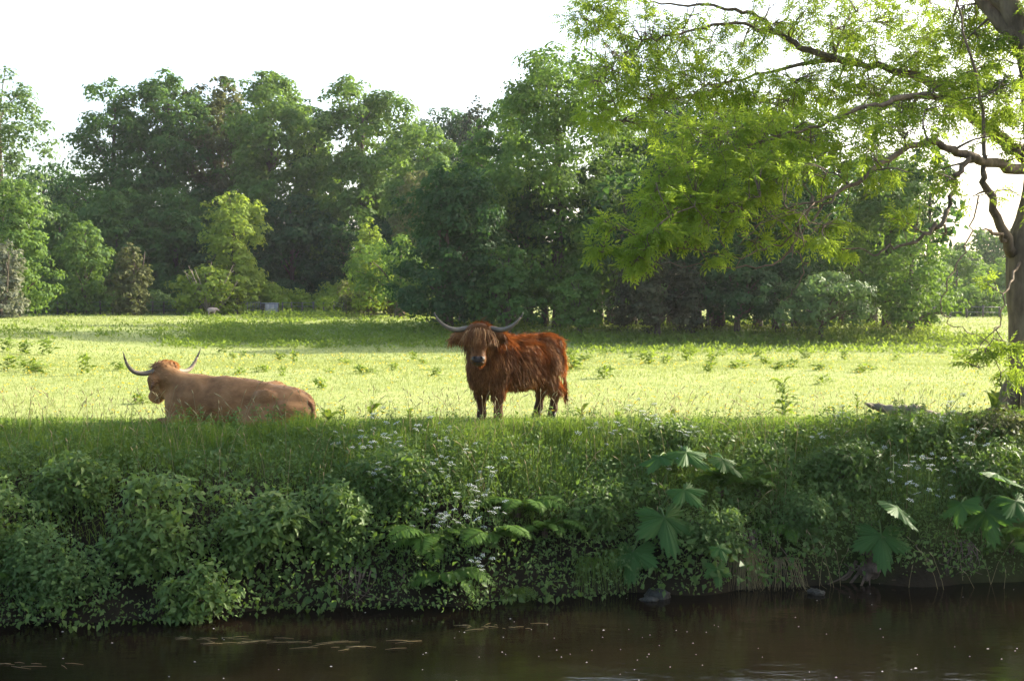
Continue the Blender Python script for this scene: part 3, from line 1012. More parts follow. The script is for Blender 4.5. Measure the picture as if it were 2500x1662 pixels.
# ---- the standing cow
def standing_cow():
    rng = np.random.default_rng(21)
    th = math.radians(52)
    root = thing('highland_cow', 'shaggy reddish brown long horned cow standing and facing the river', 'cow',
                 (.06, 15.95, float(terrain(.06, 15.95)) - .01), math.pi + th)
    hy = math.radians(38)                         # the head is turned to the cow's left
    poll = np.array([.93, .13, 1.19])
    hf = np.array([math.cos(hy), math.sin(hy), 0])
    hl = np.array([-math.sin(hy), math.cos(hy), 0])
    up = np.array([0, 0, 1.])
    hd = lambda f, l, u: poll + hf * f + hl * l + up * u
    RH = np.stack([hf, hl, up], 1)
    pr = []
    S = lambda a, b, ra, rb: pr.append(('s', a, b, ra, rb))
    E = lambda c, r, R=None: pr.append(('e', c, r, R))
    E((.0, 0, .745), (.68, .31, .325))
    E((.45, 0, .78), (.36, .27, .36))
    E((-.52, 0, .82), (.36, .27, .30))
    E((.68, 0, .68), (.20, .20, .28))
    S((.35, 0, 1.02), (-.70, 0, 1.02), .10, .09)
    S((-.70, .12, .98), (-.70, -.12, .98), .09, .09)
    S((.55, 0, .95), (.80, .06, 1.06), .24, .18)
    S((.62, 0, .80), tuple(hd(-.05, 0, -.14)), .19, .13)
    S((.80, .06, 1.06), tuple(hd(-.06, 0, -.05)), .18, .13)
    # head
    S(tuple(hd(0, -.05, -.02)), tuple(hd(0, .05, -.02)), .115, .115)
    S(tuple(hd(.02, 0, -.05)), tuple(hd(.20, 0, -.31)), .125, .075)
    E(tuple(hd(.215, 0, -.335)), (.075, .092, .062), RH)
    S(tuple(hd(.0, 0, -.20)), tuple(hd(.17, 0, -.37)), .10, .05)
    for s in (-1, 1):
        S(tuple(hd(-.02, s * .11, -.055)), tuple(hd(-.02, s * .25, -.075)), .038, .062)
        S(tuple(hd(-.02, s * .25, -.075)), tuple(hd(-.01, s * .34, -.10)), .062, .022)
        # front legs
        y = s * .135
        S((.52, y, .68), (.56, y, .42), .14, .085)
        S((.56, y, .42), (.55, y, .12), .072, .048)
        S((.55, y, .12), (.58, y, .05), .05, .048)
        # hind legs
        y = s * .15
        fx = .04 * s
        S((-.52, y, .74), (-.46 + fx, y, .56), .20, .13)
        S((-.46 + fx, y, .58), (-.70 + fx, y, .40), .14, .075)
        S((-.70 + fx, y, .40), (-.64 + fx, y, .12), .066, .046)
        S((-.64 + fx, y, .12), (-.60 + fx, y, .05), .05, .048)
    V, Q = surface(pr, (-1.05, -.65, 0), (1.5, .75, 1.5), .023, .022)
    link('body', body_mesh(V, Q, 'body'), M['coat_red'], root)
    for s in (-1, 1):
        hoof(root, (.57, s * .135, .0))
        hoof(root, (-.61 + .04 * s, s * .15, .0))
        # horns and eyes
        pts = np.array([hd(-.02, s * l, u) + hf * f for l, u, f in
                        ((.06, .03, 0), (.16, .035, .01), (.27, .02, .04), (.37, .045, .08), (.45, .10, .09), (.51, .165, .08), (.55, .235, .05))])
        horn_parts(root, pts, np.array([.046, .044, .040, .034, .026, .016, .005]), .86)
        g = Geo(); tube(g, [hd(.105, s * .085, -.125), hd(.125, s * .098, -.13), hd(.135, s * .103, -.132)], [.02, .02, .008], 8)
        link('eye', g.mesh('eye', True), M['eye'], root)
    # bare muzzle with nostrils and mouth
    Vm, Qm = surface([('e', tuple(hd(.245, 0, -.325)), (.058, .085, .052), RH), ('e', tuple(hd(.225, 0, -.375)), (.05, .06, .03), RH)],
                     tuple(hd(.22, 0, -.34) - .16), tuple(hd(.22, 0, -.34) + .16), .012, .01)
    mz = link('muzzle', body_mesh(Vm, Qm, 'muzzle'), M['nose'], root)
    for s in (-1, 1):
        g = Geo(); tube(g, [hd(.28, s * .04, -.305), hd(.302, s * .046, -.31), hd(.306, s * .052, -.318)], [.017, .015, .008], 8)
        link('nostril', g.mesh('nostril', True), M['nostril'], mz)
    g = Geo(); tube(g, [hd(.255, -.07, -.368), hd(.290, -.03, -.360), hd(.295, 0, -.362), hd(.290, .03, -.360), hd(.255, .07, -.368)], .006, 6)
    link('mouth_line', g.mesh('mouth', True), M['nostril'], mz)
    # shaggy coat
    P, N = sample_surface(V, Q, 25000, rng)
    hp = (P - poll) @ RH
    ishead = (hp[:, 0] > -.12) & (np.linalg.norm((hp - [.1, 0, -.17]) / [.24, .34, .34], axis=1) < 1) & (P[:, 0] > .72)
    leg = (P[:, 2] < .36)
    flow = np.tile(np.array([-.25, 0, -1.0]), (len(P), 1))
    flow[:, 1] += np.sign(P[:, 1]) * .25 * (N[:, 2] > .6)
    flow[N[:, 2] > .75] = flow[N[:, 2] > .75] * np.array([2.2, 1, .35]) + np.column_stack([np.zeros((N[:, 2] > .75).sum()), np.sign(P[N[:, 2] > .75, 1]) * .7, np.zeros((N[:, 2] > .75).sum())])
    chest = P[:, 0] > .5
    flow[chest] += np.array([.2, 0, 0])
    flow += N * .0
    flow = unit(flow - N * np.clip((flow * N).sum(1), None, 0)[:, None] * .9)
    L = np.where(leg, .03 + .07 * ss(.2, .4, P[:, 2]), .12)
    flank = (np.abs(N[:, 2]) < .8) & ~leg & ~ishead
    L = np.where(flank, rng.uniform(.10, .20, len(P)), L)
    L = np.where((N[:, 2] < -.5) & ~leg & ~ishead, rng.uniform(.04, .09, len(P)), L)
    L = np.where((P[:, 0] > .42) & (P[:, 2] < .8) & ~ishead, L * .6, L)
    L = np.where(ishead, .06, L)
    ear = ishead & (np.abs(hp[:, 1]) > .17)
    L = np.where(ear, rng.uniform(.04, .07, len(P)), L)
    keep = ~(ishead & (hp[:, 2] < -.27) & (hp[:, 0] > .17))
    keep &= P[:, 2] > .09
    tint = np.clip(.5 + .25 * wob(P[:, 0] * 9, P[:, 1] * 9 + P[:, 2] * 3) + rng.normal(0, .28, len(P)), 0, 1)
    out = np.where(ishead, .25, .45)[:, None]
    g = Geo()
    kk = keep
    lo = L * rng.uniform(.7, 1.15, len(P))
    sel = np.where(kk)[0]
    locks(g, P[sel], N[sel], flow[sel], lo[sel], np.where(ishead, .008, .0085)[sel], tint[sel], rng, .4, 3, .24)
    link('coat', g.mesh('coat'), M['coat_red'], root)
    # forelock that hangs over the eyes
    n = 520
    l = rng.normal(0, .055, n).clip(-.12, .12)
    f0 = rng.uniform(-.06, .08, n)
    P0 = np.array([hd(f, ll, .085 - .9 * ll * ll * 3 - .2 * max(f, 0)) for f, ll in zip(f0, l)])
    g = Geo()
    fl = np.array([hf * (.42 + rng.normal(0, .06)) + hl * (ll * 2.0 + rng.normal(0, .07)) - up for ll in l])
    locks(g, P0, unit(hf + up * .8 + hl * l[:, None] * 5), unit(fl), rng.uniform(.20, .38, n), .011, np.clip(rng.normal(.5, .3, n), 0, 1), rng, .9, 5, .08)
    link('forelock', g.mesh('forelock'), M['forelock'], root)
    # fringe on the ears
    for s in (-1, 1):
        n = 110
        tpar = rng.uniform(.18, .35, n)
        Pe = np.array([hd(-.02 + rng.normal(0, .015), s * q, -.06 - (q - .16) * .25 + rng.normal(0, .03)) for q in tpar])
        fl = np.array([hl * s * rng.uniform(.2, 1.0) + up * rng.uniform(-1.1, -.2) + hf * rng.normal(0, .2) for _ in range(n)])
        g = Geo()
        locks(g, Pe, unit(np.tile(hl * s, (n, 1)) + rng.normal(0, .3, (n, 3))), unit(fl), rng.uniform(.03, .075, n), .010, np.clip(rng.normal(.65, .25, n), 0, 1), rng, .5, 3, .15)
        link('ear_fringe', g.mesh('ear_fringe'), M['forelock'], root)
    # tail
    q = spline([(-.86, 0, 1.02, .035), (-.95, .02, .92, .03), (-.98, .05, .6, .022), (-.99, .08, .35, .02)], 12)
    g = Geo(); tube(g, q[:, :3], q[:, 3], 7)
    tl = link('tail', g.mesh('tail', True), M['coat_red'], root)
    n = 150
    k = rng.integers(4, 12, n)
    Pt = q[k, :3] + rng.normal(0, .014, (n, 3))
    g = Geo()
    locks(g, Pt, rand_dirs(n, rng), unit(np.tile([-.04, .06, -1.], (n, 1)) + rng.normal(0, .06, (n, 3))), rng.uniform(.16, .30, n), .012, np.clip(rng.normal(.3, .25, n), 0, 1), rng, .25, 4, .08)
    link('tail_switch', g.mesh('switch'), M['coat_red'], tl)
    return root
standing_cow()

# ---- the lying cow
def lying_cow():
    rng = np.random.default_rng(22)
    root = thing('highland_cow', 'smooth tan long horned cow lying down with its back to the river', 'cow',
                 (-3.40, 15.45, -.07), math.pi + math.radians(-3))
    az = math.radians(-40)
    poll = np.array([1.0, -.02, .73])
    hf = np.array([math.cos(az), math.sin(az), 0])
    hl = np.array([-math.sin(az), math.cos(az), 0])
    up = np.array([0, 0, 1.])
    hd = lambda f, l, u: poll + hf * f + hl * l + up * u
    RH = np.stack([hf, hl, up], 1)
    pr = []
    S = lambda a, b, ra, rb: pr.append(('s', a, b, ra, rb))
    E = lambda c, r, R=None: pr.append(('e', c, r, R))
    E((.12, 0, .30), (.70, .40, .33))
    E((-.50, .0, .27), (.42, .37, .26))
    E((.56, 0, .36), (.34, .32, .30))
    E((.74, .0, .28), (.24, .24, .28))
    S((.70, .04, .56), (.2, .08, .545), .10, .09)
    S((.2, .08, .545), (-.3, .10, .47), .09, .085)
    S((-.3, .10, .47), (-.80, .15, .31), .085, .08)
    E((-.38, -.14, .47), (.13, .10, .11))
    E((-.37, .32, .41), (.13, .09, .10))
    E((-.40, .36, .16), (.34, .12, .17))
    S((-.62, .34, .24), (-.85, .22, .18), .12, .13)
    S((-.15, .44, .10), (-.6, .46, .07), .07, .06)
    S((.60, .0, .42), tuple(hd(-.12, 0, -.10)), .21, .12)
    S((.76, .0, .34), tuple(hd(-.06, 0, -.2)), .15, .085)
    S((.72, .20, .10), (.98, .24, .06), .08, .06)
    S((.98, .24, .06), (.80, .30, .05), .055, .05)
    S((.70, -.24, .10), (.98, -.24, .06), .08, .06)
    S(tuple(hd(-.02, -.06, .0)), tuple(hd(-.02, .06, .0)), .105, .105)
    S(tuple(hd(.02, 0, -.05)), tuple(hd(.20, 0, -.33)), .118, .070)
    E(tuple(hd(.215, 0, -.36)), (.075, .084, .062), RH)
    S(tuple(hd(-.04, 0, -.22)), tuple(hd(.16, 0, -.39)), .085, .045)
    for s in (-1, 1):
        S(tuple(hd(-.04, s * .11, -.05)), tuple(hd(-.06, s * .21, -.12)), .028, .045)
        S(tuple(hd(-.06, s * .21, -.12)), tuple(hd(-.05, s * .23, -.25)), .045, .02)
    V, Q = surface(pr, (-1.1, -.65, -.05), (1.5, .75, .95), .023, .026)
    link('body', body_mesh(V, Q, 'body'), M['coat_dun'], root)
    for s, sc in ((1, .96), (-1, .92)):
        pts = np.array([hd(-.02 + f, s * l * sc, u) for l, u, f in
                        ((.05, .01, 0), (.16, -.015, .0), (.30, -.04, .02), (.42, -.015, .05), (.50, .06, .06), (.55, .15, .05), (.59, .25, .03))])
        horn_parts(root, pts, np.array([.047, .046, .043, .037, .029, .018, .004]), .80)
        g = Geo(); tube(g, [hd(.10, s * .085, -.10), hd(.12, s * .10, -.105), hd(.13, s * .104, -.107)], [.02, .02, .008], 8)
        link('eye', g.mesh('eye', True), M['eye'], root)
    Vm, Qm = surface([('e', tuple(hd(.25, 0, -.36)), (.055, .076, .05), RH)], tuple(hd(.25, 0, -.36) - .15), tuple(hd(.25, 0, -.36) + .15), .012, .01)
    mz = link('muzzle', body_mesh(Vm, Qm, 'muzzle'), M['nose'], root)
    for s in (-1, 1):
        g = Geo(); tube(g, [hd(.28, s * .04, -.345), hd(.30, s * .045, -.348)], [.016, .01], 8)
        link('nostril', g.mesh('nostril', True), M['nostril'], mz)
    # short coat
    P, N = sample_surface(V, Q, 11000, rng)
    hp = (P - poll) @ RH
    flow = np.tile(np.array([-1.0, 0, -.25]), (len(P), 1))
    flow = flow - N * (flow * N).sum(1)[:, None]
    keep = ~((hp[:, 0] > .19) & (hp[:, 2] < -.28) & (P[:, 0] > 1.05)) & (P[:, 2] > .02)
    spine_y = np.interp(P[:, 0], [-.8, -.3, .2, .7], [.15, .10, .08, .04])
    sp = np.exp(-((P[:, 1] - spine_y) / .035) ** 2) * (N[:, 2] > .2) * (P[:, 0] < .75)
    tint = np.clip(.5 + .22 * wob(P[:, 0] * 6, P[:, 1] * 6 + P[:, 2] * 4, 1) + rng.normal(0, .26, len(P)) - sp * .9, 0, 1)
    L = rng.uniform(.035, .075, len(P))
    pollh = (np.linalg.norm((hp - [0, 0, .05]) / [.12, .16, .12], axis=1) < 1)
    L = np.where(pollh, .09, L)
    g = Geo()
    sel = np.where(keep)[0]
    locks(g, P[sel], N[sel], unit(flow[sel]), L[sel], .010, tint[sel], rng, .30, 3, .12)
    link('coat', g.mesh('coat'), M['coat_dun'], root)
    for s in (-1, 1):
        g = Geo(); tube(g, [hd(-.085, s * .20, -.10), hd(-.10, s * .225, -.15), hd(-.085, s * .235, -.22)], [.012, .022, .006], 7)
        link('inner_ear', g.mesh('inner_ear', True), M['inner_ear'], root)
    # tuft between the horns
    n = 200
    l = rng.normal(0, .06, n).clip(-.11, .11)
    P0 = np.array([hd(rng.uniform(-.06, .06), ll, .085 - 2 * ll * ll) for ll in l])
    fl = np.array([hf * rng.uniform(-.4, 1.2) + hl * (ll * 6 + rng.normal(0, .2)) - up * .6 for ll in l])
    g = Geo()
    locks(g, P0, np.tile(up, (n, 1)), unit(fl), rng.uniform(.09, .17, n), .012, np.clip(rng.normal(.3, .2, n), 0, 1), rng, .7, 4, .12)
    link('forelock', g.mesh('forelock'), M['coat_red'], root)
    q = spline([(-.84, .16, .34, .04), (-.93, .22, .29, .034), (-.955, .30, .16, .026), (-.93, .36, .05, .022), (-.85, .42, .02, .02)], 14)
    g = Geo(); tube(g, q[:, :3], q[:, 3], 7)
    tl = link('tail', g.mesh('tail', True), M['coat_red'], root)
    n = 130
    k = rng.integers(3, 13, n)
    tg = unit(np.gradient(q[:, :3], axis=0))[k]
    g = Geo()
    locks(g, q[k, :3], rand_dirs(n, rng), unit(tg + rng.normal(0, .12, (n, 3))), rng.uniform(.06, .14, n), .012, np.clip(rng.normal(.3, .2, n), 0, 1), rng, .3, 3, .1)
    link('tail_switch', g.mesh('switch'), M['coat_red'], tl)
    return root
lying_cow()

# ---- the sheep far off
def sheep():
    d = 96.5
    x = (517 - 1250) / F * d
    root = thing('sheep', 'small pinkish grey sheep near the fence left of the metal hurdle', 'sheep', (x, d, float(terrain(x, d))), 0.25)
    pr = [('e', (0, 0, .42), (.36, .19, .20)), ('s', (.28, 0, .48), (.42, 0, .46), .12, .09), ('s', (.42, 0, .46), (.56, -.02, .36), .08, .05)]
    for sx in (-.22, .2):
        for sy in (-.1, .1):
            pr.append(('s', (sx, sy, .35), (sx, sy, .02), .07, .035))
    V, Q = surface(pr, (-.5, -.35, -.05), (.75, .35, .8), .035, .02)
    link('body', body_mesh(V, Q, 'sheep'), M['wool'], root)
    for s in (-1, 1):
        g = Geo(); tube(g, [(.40, s * .07, .50), (.40, s * .14, .49), (.41, s * .19, .46)], [.02, .03, .01], 6)
        link('ear', g.mesh('ear', True), M['wool'], root)
sheep()
# ------------------------------------------------------------------ the ash tree on the bank
def ash_tree():
    rng = np.random.default_rng(33)
    bx, by = (2512 - 1250) / F * 15.7, 15.7
    bz = float(terrain(bx, by))
    root = thing('ash_tree', 'large ash on the right bank with arching limbs and backlit yellow green leaves', 'tree', (bx, by, bz))
    O = np.array([bx, by, bz])
    nodes, nrad = [], []
    def limb(rows, n=None, name='limb', sides=8, wig=.02):
        pts = np.array([np.append(at(r[0], r[1], r[2]), r[3]) if len(r) == 4 else np.array(r[:3] + (r[3],)) for r in rows], float)
        n = n or max(8, len(rows) * 4)
        q = spline(pts, n)
        w = rng.normal(0, wig, (n, 3)); w[0] = 0
        q[:, :3] += w
        g = Geo()
        if name != 'trunk':
            q[:, 3] *= .66
        tube(g, q[:, :3] - O, np.maximum(q[:, 3], .005), sides)
        link(name, g.mesh(name, True), M['bark_ash'], root)
        nodes.append(q[:, :3]); nrad.append(q[:, 3])
        return q
    W3 = lambda x, y, z, r: (np.array([x, y, z, r]),)
    def wl_limb(rows, **k):
        """limb given in metres"""
        pts = np.array(rows, float)
        n = max(8, len(rows) * 4)
        q = spline(pts, n)
        w = rng.normal(0, .03, (n, 3)); w[0] = 0
        q[:, :3] += w
        g = Geo()
        tube(g, q[:, :3] - O, np.maximum(q[:, 3], .008), 7)
        link('limb', g.mesh('limb', True), M['bark_ash'], root)
        nodes.append(q[:, :3]); nrad.append(q[:, 3])
        return q
    # trunk
    tr = limb([(2520, 1045, 15.7, .36), (2514, 1000, 15.7, .29), (2512, 900, 15.7, .245), (2505, 780, 15.7, .225), (2500, 680, 15.7, .215), (2505, 600, 15.7, .225),
               (2524, 500, 15.75, .17), (2530, 400, 15.8, .15), (2522, 260, 15.8, .14), (2508, 130, 15.8, .135), (2465, 10, 15.8, .13), (2420, -120, 15.9, .115),
               (2390, -320, 16.0, .11), (2420, -560, 16.2, .08), (2440, -800, 16.4, .045), (2450, -950, 16.5, .02)], 60, 'trunk', 12, .006)
    # root flare
    for a, l in ((3.5, .55), (4.4, .5), (2.6, .4), (5.3, .45)):
        g = Geo()
        e = np.array([math.cos(a), math.sin(a)])
        pz = lambda s: float(terrain(bx + e[0] * s, by + e[1] * s)) - bz
        tube(g, [(e[0] * .12, e[1] * .12, .45), (e[0] * .26, e[1] * .26, .15), (e[0] * l, e[1] * l, pz(l) + .02), (e[0] * l * 1.7, e[1] * l * 1.7, pz(l * 1.7) - .08)], [.13, .12, .08, .04], 8)
        link('root', g.mesh('root', True), M['bark_ash'], root)
    A = limb([(2520, 415, 15.75, .11), (2440, 405, 15.4, .095), (2364, 377, 15.0, .08), (2301, 356, 14.8, .065), (2250, 345, 14.6, .055), (2190, 375, 14.4, .05),
          (2140, 405, 14.2, .042), (2090, 445, 14.0, .036), (2033, 473, 13.8, .028), (1950, 500, 13.7, .02), (1870, 522, 13.6, .013), (1790, 530, 13.5, .008)])
    B = limb([(2515, 390, 15.8, .14), (2447, 341, 16.2, .13), (2350, 263, 16.9, .12), (2301, 219, 17.3, .11), (2242, 190, 17.7, .098), (2154, 166, 18.1, .082),
          (2050, 148, 18.4, .062), (1940, 160, 18.5, .045), (1830, 190, 18.5, .03), (1720, 225, 18.4, .02), (1600, 250, 18.2, .01)])
    limb([(2100, 156, 18.25, .085), (1985, 128, 18.4, .075), (1930, 100, 18.5, .066), (1877, 63, 18.6, .058), (1833, 34, 18.6, .048), (1764, 20, 18.5, .036), (1650, 10, 18.4, .025), (1565, 5, 18.2, .016), (1440, 0, 18.0, .009)])
    limb([(1900, 82, 18.55, .046), (1857, 73, 18.3, .042), (1779, 54, 18.0, .035), (1691, 73, 17.7, .028), (1599, 93, 17.5, .02), (1530, 130, 17.3, .013), (1460, 190, 17.1, .008)])
    limb([(2364, 380, 15.0, .055), (2335, 424, 14.9, .05), (2325, 478, 14.8, .046), (2301, 541, 14.7, .042), (2267, 561, 14.6, .038), (2228, 595, 14.5, .03), (2180, 602, 14.4, .024), (2135, 624, 14.3, .016)])
    limb([(2300, 541, 14.7, .03), (2308, 560, 14.68, .022), (2303, 575, 14.66, .008)], sides=6)
    limb([(2350, 265, 16.9, .07), (2286, 236, 16.2, .065), (2203, 238, 15.3, .055), (2120, 262, 15.0, .042), (2010, 300, 14.7, .03), (1900, 335, 14.4, .02), (1790, 360, 14.2, .011), (1680, 400, 14.0, .006)])
    limb([(2470, 620, 15.6, .11), (2440, 545, 15.4, .085), (2412, 470, 15.3, .07), (2402, 420, 15.2, .055), (2406, 330, 15.2, .036), (2382, 200, 15.1, .028), (2350, 60, 15.0, .02), (2300, -120, 14.9, .012)])
    limb([(2460, 585, 15.5, .05), (2425, 570, 15.2, .03), (2400, 560, 14.9, .012)], sides=6)
    limb([(1985, 480, 13.8, .026), (1955, 560, 13.7, .022), (1925, 612, 13.6, .018), (1877, 650, 13.5, .015), (1750, 648, 13.3, .011), (1604, 650, 13.1, .006)], sides=6)
    limb([(2040, 470, 13.8, .022), (1975, 545, 13.7, .018), (1905, 598, 13.6, .015), (1820, 625, 13.4, .012), (1700, 612, 13.2, .009), (1570, 575, 13.0, .007), (1500, 555, 12.9, .005)], sides=6)
    limb([(1930, 610, 13.6, .012), (1960, 640, 13.5, .01), (1950, 690, 13.5, .008), (1915, 730, 13.5, .004)], sides=5)
    limb([(2389, 478, 14.9, .018), (2372, 555, 14.8, .015), (2350, 624, 14.7, .013), (2312, 695, 14.6, .012), (2296, 755, 14.6, .011), (2330, 790, 14.6, .009), (2400, 830, 14.6, .007), (2430, 870, 14.6, .005), (2445, 950, 14.6, .003)], sides=5)
    limb([(2490, 640, 15.5, .03), (2460, 700, 14.9, .018), (2440, 780, 14.6, .012), (2420, 840, 14.5, .008), (2395, 900, 14.5, .004)], sides=5)
    # twigs of the bare tangle under the crown
    for k in range(26):
        x0, y0 = rng.uniform(1680, 2060), rng.uniform(470, 600)
        dd = rng.uniform(13.2, 13.9)
        dx, dy2 = rng.normal(-60, 70), rng.uniform(10, 110)
        limb([(x0, y0, dd, .010), (x0 + dx * .5 + rng.normal(0, 15), y0 + dy2 * .4, dd - .1, .007), (x0 + dx, y0 + dy2, dd - .2, .003)], 7, 'bare_twig', 4, .012)
    # the rest of the crown, above and beside the picture
    T = lambda z: np.array([np.interp(z, tr[:, 2], tr[:, 0]), np.interp(z, tr[:, 2], tr[:, 1]), z])
    extra = [((5.4, 19.6, 6.9), 4.6, .12), ((8.2, 18.6, 6.4), 4.4, .12), ((3.4, 19.2, 7.6), 4.8, .12), ((6.2, 20.4, 8.4), 5.4, .11), ((4.4, 17.8, 8.6), 5.8, .10),
             ((7.4, 18.2, 9.8), 6.6, .09), ((9.6, 14.6, 7.0), 4.8, .10), ((4.6, 14.0, 8.8), 6.0, .09), ((8.4, 16.0, 10.6), 7.4, .07), ((2.2, 17.8, 8.0), 5.2, .10)]
    ends = []
    for tip, z0, r in extra:
        a = T(z0); b = np.array(tip)
        m = (a + b) / 2 + np.array([0, 0, .7])
        wl_limb([(*a, r), (*(a * .6 + m * .4 + [0, 0, .2]), r * .85), (*m, r * .6), (*b, .02)])
        ends.append(b)
    # where the leafy sprays sit: (photo x, photo y, distance, half width, half height, half depth, sprays)
    blobs = [(1440, 40, 17.8, 65, 50, .9, 34), (1540, 60, 18.0, 90, 65, 1.2, 46), (1680, 110, 18.2, 100, 80, 1.3, 56), (1490, 200, 17.4, 75, 65, 1.1, 40), (1590, 215, 17.8, 90, 60, 1.2, 44),
             (1470, 280, 17.0, 60, 32, .7, 26), (1620, 315, 17.0, 70, 32, .8, 30), (1800, 110, 18.6, 90, 60, 1.4, 34), (1900, 40, 18.8, 100, 50, 1.4, 34), (2010, 80, 19.0, 100, 70, 1.5, 40),
             (2120, 50, 19.0, 90, 60, 1.5, 40), (2230, 40, 18.6, 90, 60, 1.4, 34), (2330, 60, 17.6, 80, 70, 1.4, 30), (2440, 80, 16.8, 70, 80, 1.2, 26), (1760, 245, 18.2, 90, 55, 1.2, 52),
             (1880, 235, 18.4, 100, 65, 1.3, 66), (2000, 225, 18.4, 90, 55, 1.3, 56), (2110, 230, 17.8, 90, 55, 1.2, 40), (2230, 160, 18.4, 80, 50, 1.2, 22), (1720, 345, 14.6, 90, 55, 1.0, 66),
             (1840, 345, 14.8, 100, 55, 1.0, 78), (1960, 335, 15.0, 90, 55, 1.0, 60), (2070, 325, 15.1, 70, 55, 1.0, 32), (1690, 435, 13.9, 80, 52, .9, 62), (1800, 435, 14.0, 90, 52, .9, 66),
             (1910, 425, 14.1, 80, 50, .9, 44), (2010, 415, 14.2, 60, 45, .8, 22), (1650, 508, 13.6, 70, 42, .8, 52), (1750, 508, 13.7, 70, 42, .8, 40), (1840, 498, 13.8, 60, 38, .7, 20),
             (1600, 568, 13.2, 50, 30, .5, 26), (1560, 608, 13.0, 34, 18, .4, 12), (1490, 540, 12.9, 20, 12, .2, 5), (1470, 605, 12.9, 26, 18, .2, 7), (1545, 645, 13.1, 32, 14, .3, 8),
             (1690, 575, 13.3, 60, 22, .5, 12), (1750, 625, 13.3, 25, 12, .3, 4), (1850, 590, 13.6, 30, 18, .4, 5), (2040, 545, 14.0, 50, 20, .5, 8), (2060, 610, 14.2, 26, 10, .3, 4),
             (1930, 530, 13.8, 40, 22, .4, 6), (2150, 330, 14.8, 50, 36, .8, 12), (2250, 290, 15.2, 60, 45, .9, 13), (2350, 210, 15.6, 60, 60, .9, 16), (2440, 240, 15.6, 60, 60, .9, 16),
             (2380, 350, 15.0, 50, 26, .7, 6), (2470, 380, 15.2, 40, 36, .6, 7), (2400, 470, 15.0, 40, 36, .6, 4), (2480, 500, 15.2, 30, 36, .5, 4), (2380, 870, 14.6, 36, 18, .3, 8),
             (2450, 850, 14.6, 44, 20, .3, 9), (2480, 910, 14.8, 36, 26, .3, 7), (2420, 690, 14.8, 36, 12, .3, 3), (2150, 430, 14.2, 44, 34, .6, 8), (2290, 110, 17.4, 70, 60, 1.0, 26), (2400, 140, 16.4, 60, 60, 1.0, 24), (2470, 30, 16.2, 50, 40, .9, 16), (2475, 300, 15.6, 40, 60, .7, 16),
             (2310, 320, 15.0, 50, 36, .7, 12), (2180, 270, 16.0, 60, 40, .9, 22), (1700, 190, 18.2, 90, 50, 1.2, 30), (1560, 150, 17.8, 70, 50, 1.0, 24), (2210, 520, 14.4, 40, 30, .5, 6), (2290, 430, 14.8, 40, 30, .5, 6),
             (2400, 260, 15.8, 90, 60, 1.0, 34), (2260, 230, 16.6, 80, 50, 1.0, 30), (2160, 180, 17.8, 90, 50, 1.1, 34), (2050, 130, 18.2, 90, 50, 1.1, 34), (2340, 160, 16.8, 80, 60, 1.0, 30),
             (2440, 170, 16.0, 60, 70, .9, 30), (2200, 340, 14.6, 70, 40, .7, 18), (2330, 400, 14.9, 60, 30, .6, 12), (2090, 400, 14.2, 60, 50, .7, 18), (1960, 590, 13.7, 60, 24, .5, 10),
             (1580, 480, 13.8, 40, 30, .6, 14), (1620, 400, 14.2, 50, 40, .7, 20)]
    tips = []
    allN = np.concatenate(nodes)
    allR = np.concatenate(nrad)
    gt = Geo()
    def grow(src, dst, r0, r1, n=6, bend=.15):
        l = np.linalg.norm(dst - src)
        mid = (src + dst) / 2 + rng.normal(0, bend * l * .4, 3) + np.array([0, 0, bend * l * .5])
        q = spline([src, mid, dst], n)
        tube(gt, q - O, np.linspace(r0, r1, n), 4, cap=False)
        return q
    groups = []
    for (px, py, d, hw, hh, hd_, n) in blobs:
        c = at(px, py, d)
        k_ = 1.28 if 300 < py < 520 else 1.08
        s = np.array([hw * k_ / F * d, hd_, hh * k_ / F * d])
        groups.append((c, s, max(3, int(n * (.78 if 300 < py < 520 else 1.25)))))
    for e in ends:
        groups.append((e + np.array([0, .6, 0]), np.array([1.45, 1.25, .9]), 24))
        groups.append((e * .72 + T(min(e[2] - 1.5, 12)) * .28, np.array([1.5, 1.4, 1.0]), 10))
    for gi, (c, s, n) in enumerate(groups):
        big = 1.0 if gi < len(blobs) else 1.55
        # a few side branches reach into each spray group, twigs leave those
        loc_n, loc_r = [], []
        for j in range(max(1, n // 14)):
            dst = c + rng.normal(0, .45, 3) * s
            dist = np.linalg.norm(allN - dst, axis=1) + np.where(allR < .007, .5, 0)
            k = np.argmin(dist)
            if dist[k] > .12:
                q = grow(allN[k], dst, min(max(allR[k] * .5, .008), .03), .006, 8)
                loc_n.append(q); loc_r.append(np.linspace(.02, .006, 8))
        if loc_n:
            allN = np.concatenate([allN] + loc_n); allR = np.concatenate([allR] + loc_r)
        u = rand_dirs(n, rng) * rng.uniform(.25, 1, (n, 1)) ** .5
        dsts = c + u * s
        near = np.linalg.norm(allN - c, axis=1) < np.linalg.norm(s) * 1.6 + .6
        cand = np.where(near)[0] if near.any() else np.arange(len(allN))
        for dst in dsts:
            k = cand[np.argmin(np.linalg.norm(allN[cand] - dst, axis=1))]
            q = grow(allN[k], dst, .0065, .0028, 4)
            tips.append((q[-1], unit(q[-1] - q[-2]), big))
            tips.append((q[2], unit(q[-1] - q[-2]), big))
    link('twigs', gt.mesh('twigs'), M['twig'], root, kind='stuff')
    # pinnate leaves at the twig ends
    tp = np.array([t[0] for t in tips]); td = np.array([t[1] for t in tips])
    per = 4
    P = np.repeat(tp, per, 0); D = np.repeat(td, per, 0)
    n = len(P)
    D = unit(D * .7 + rand_dirs(n, rng) * .9 + np.array([0, 0, -.15]))
    D[:, 2] *= .7
    D = unit(D)
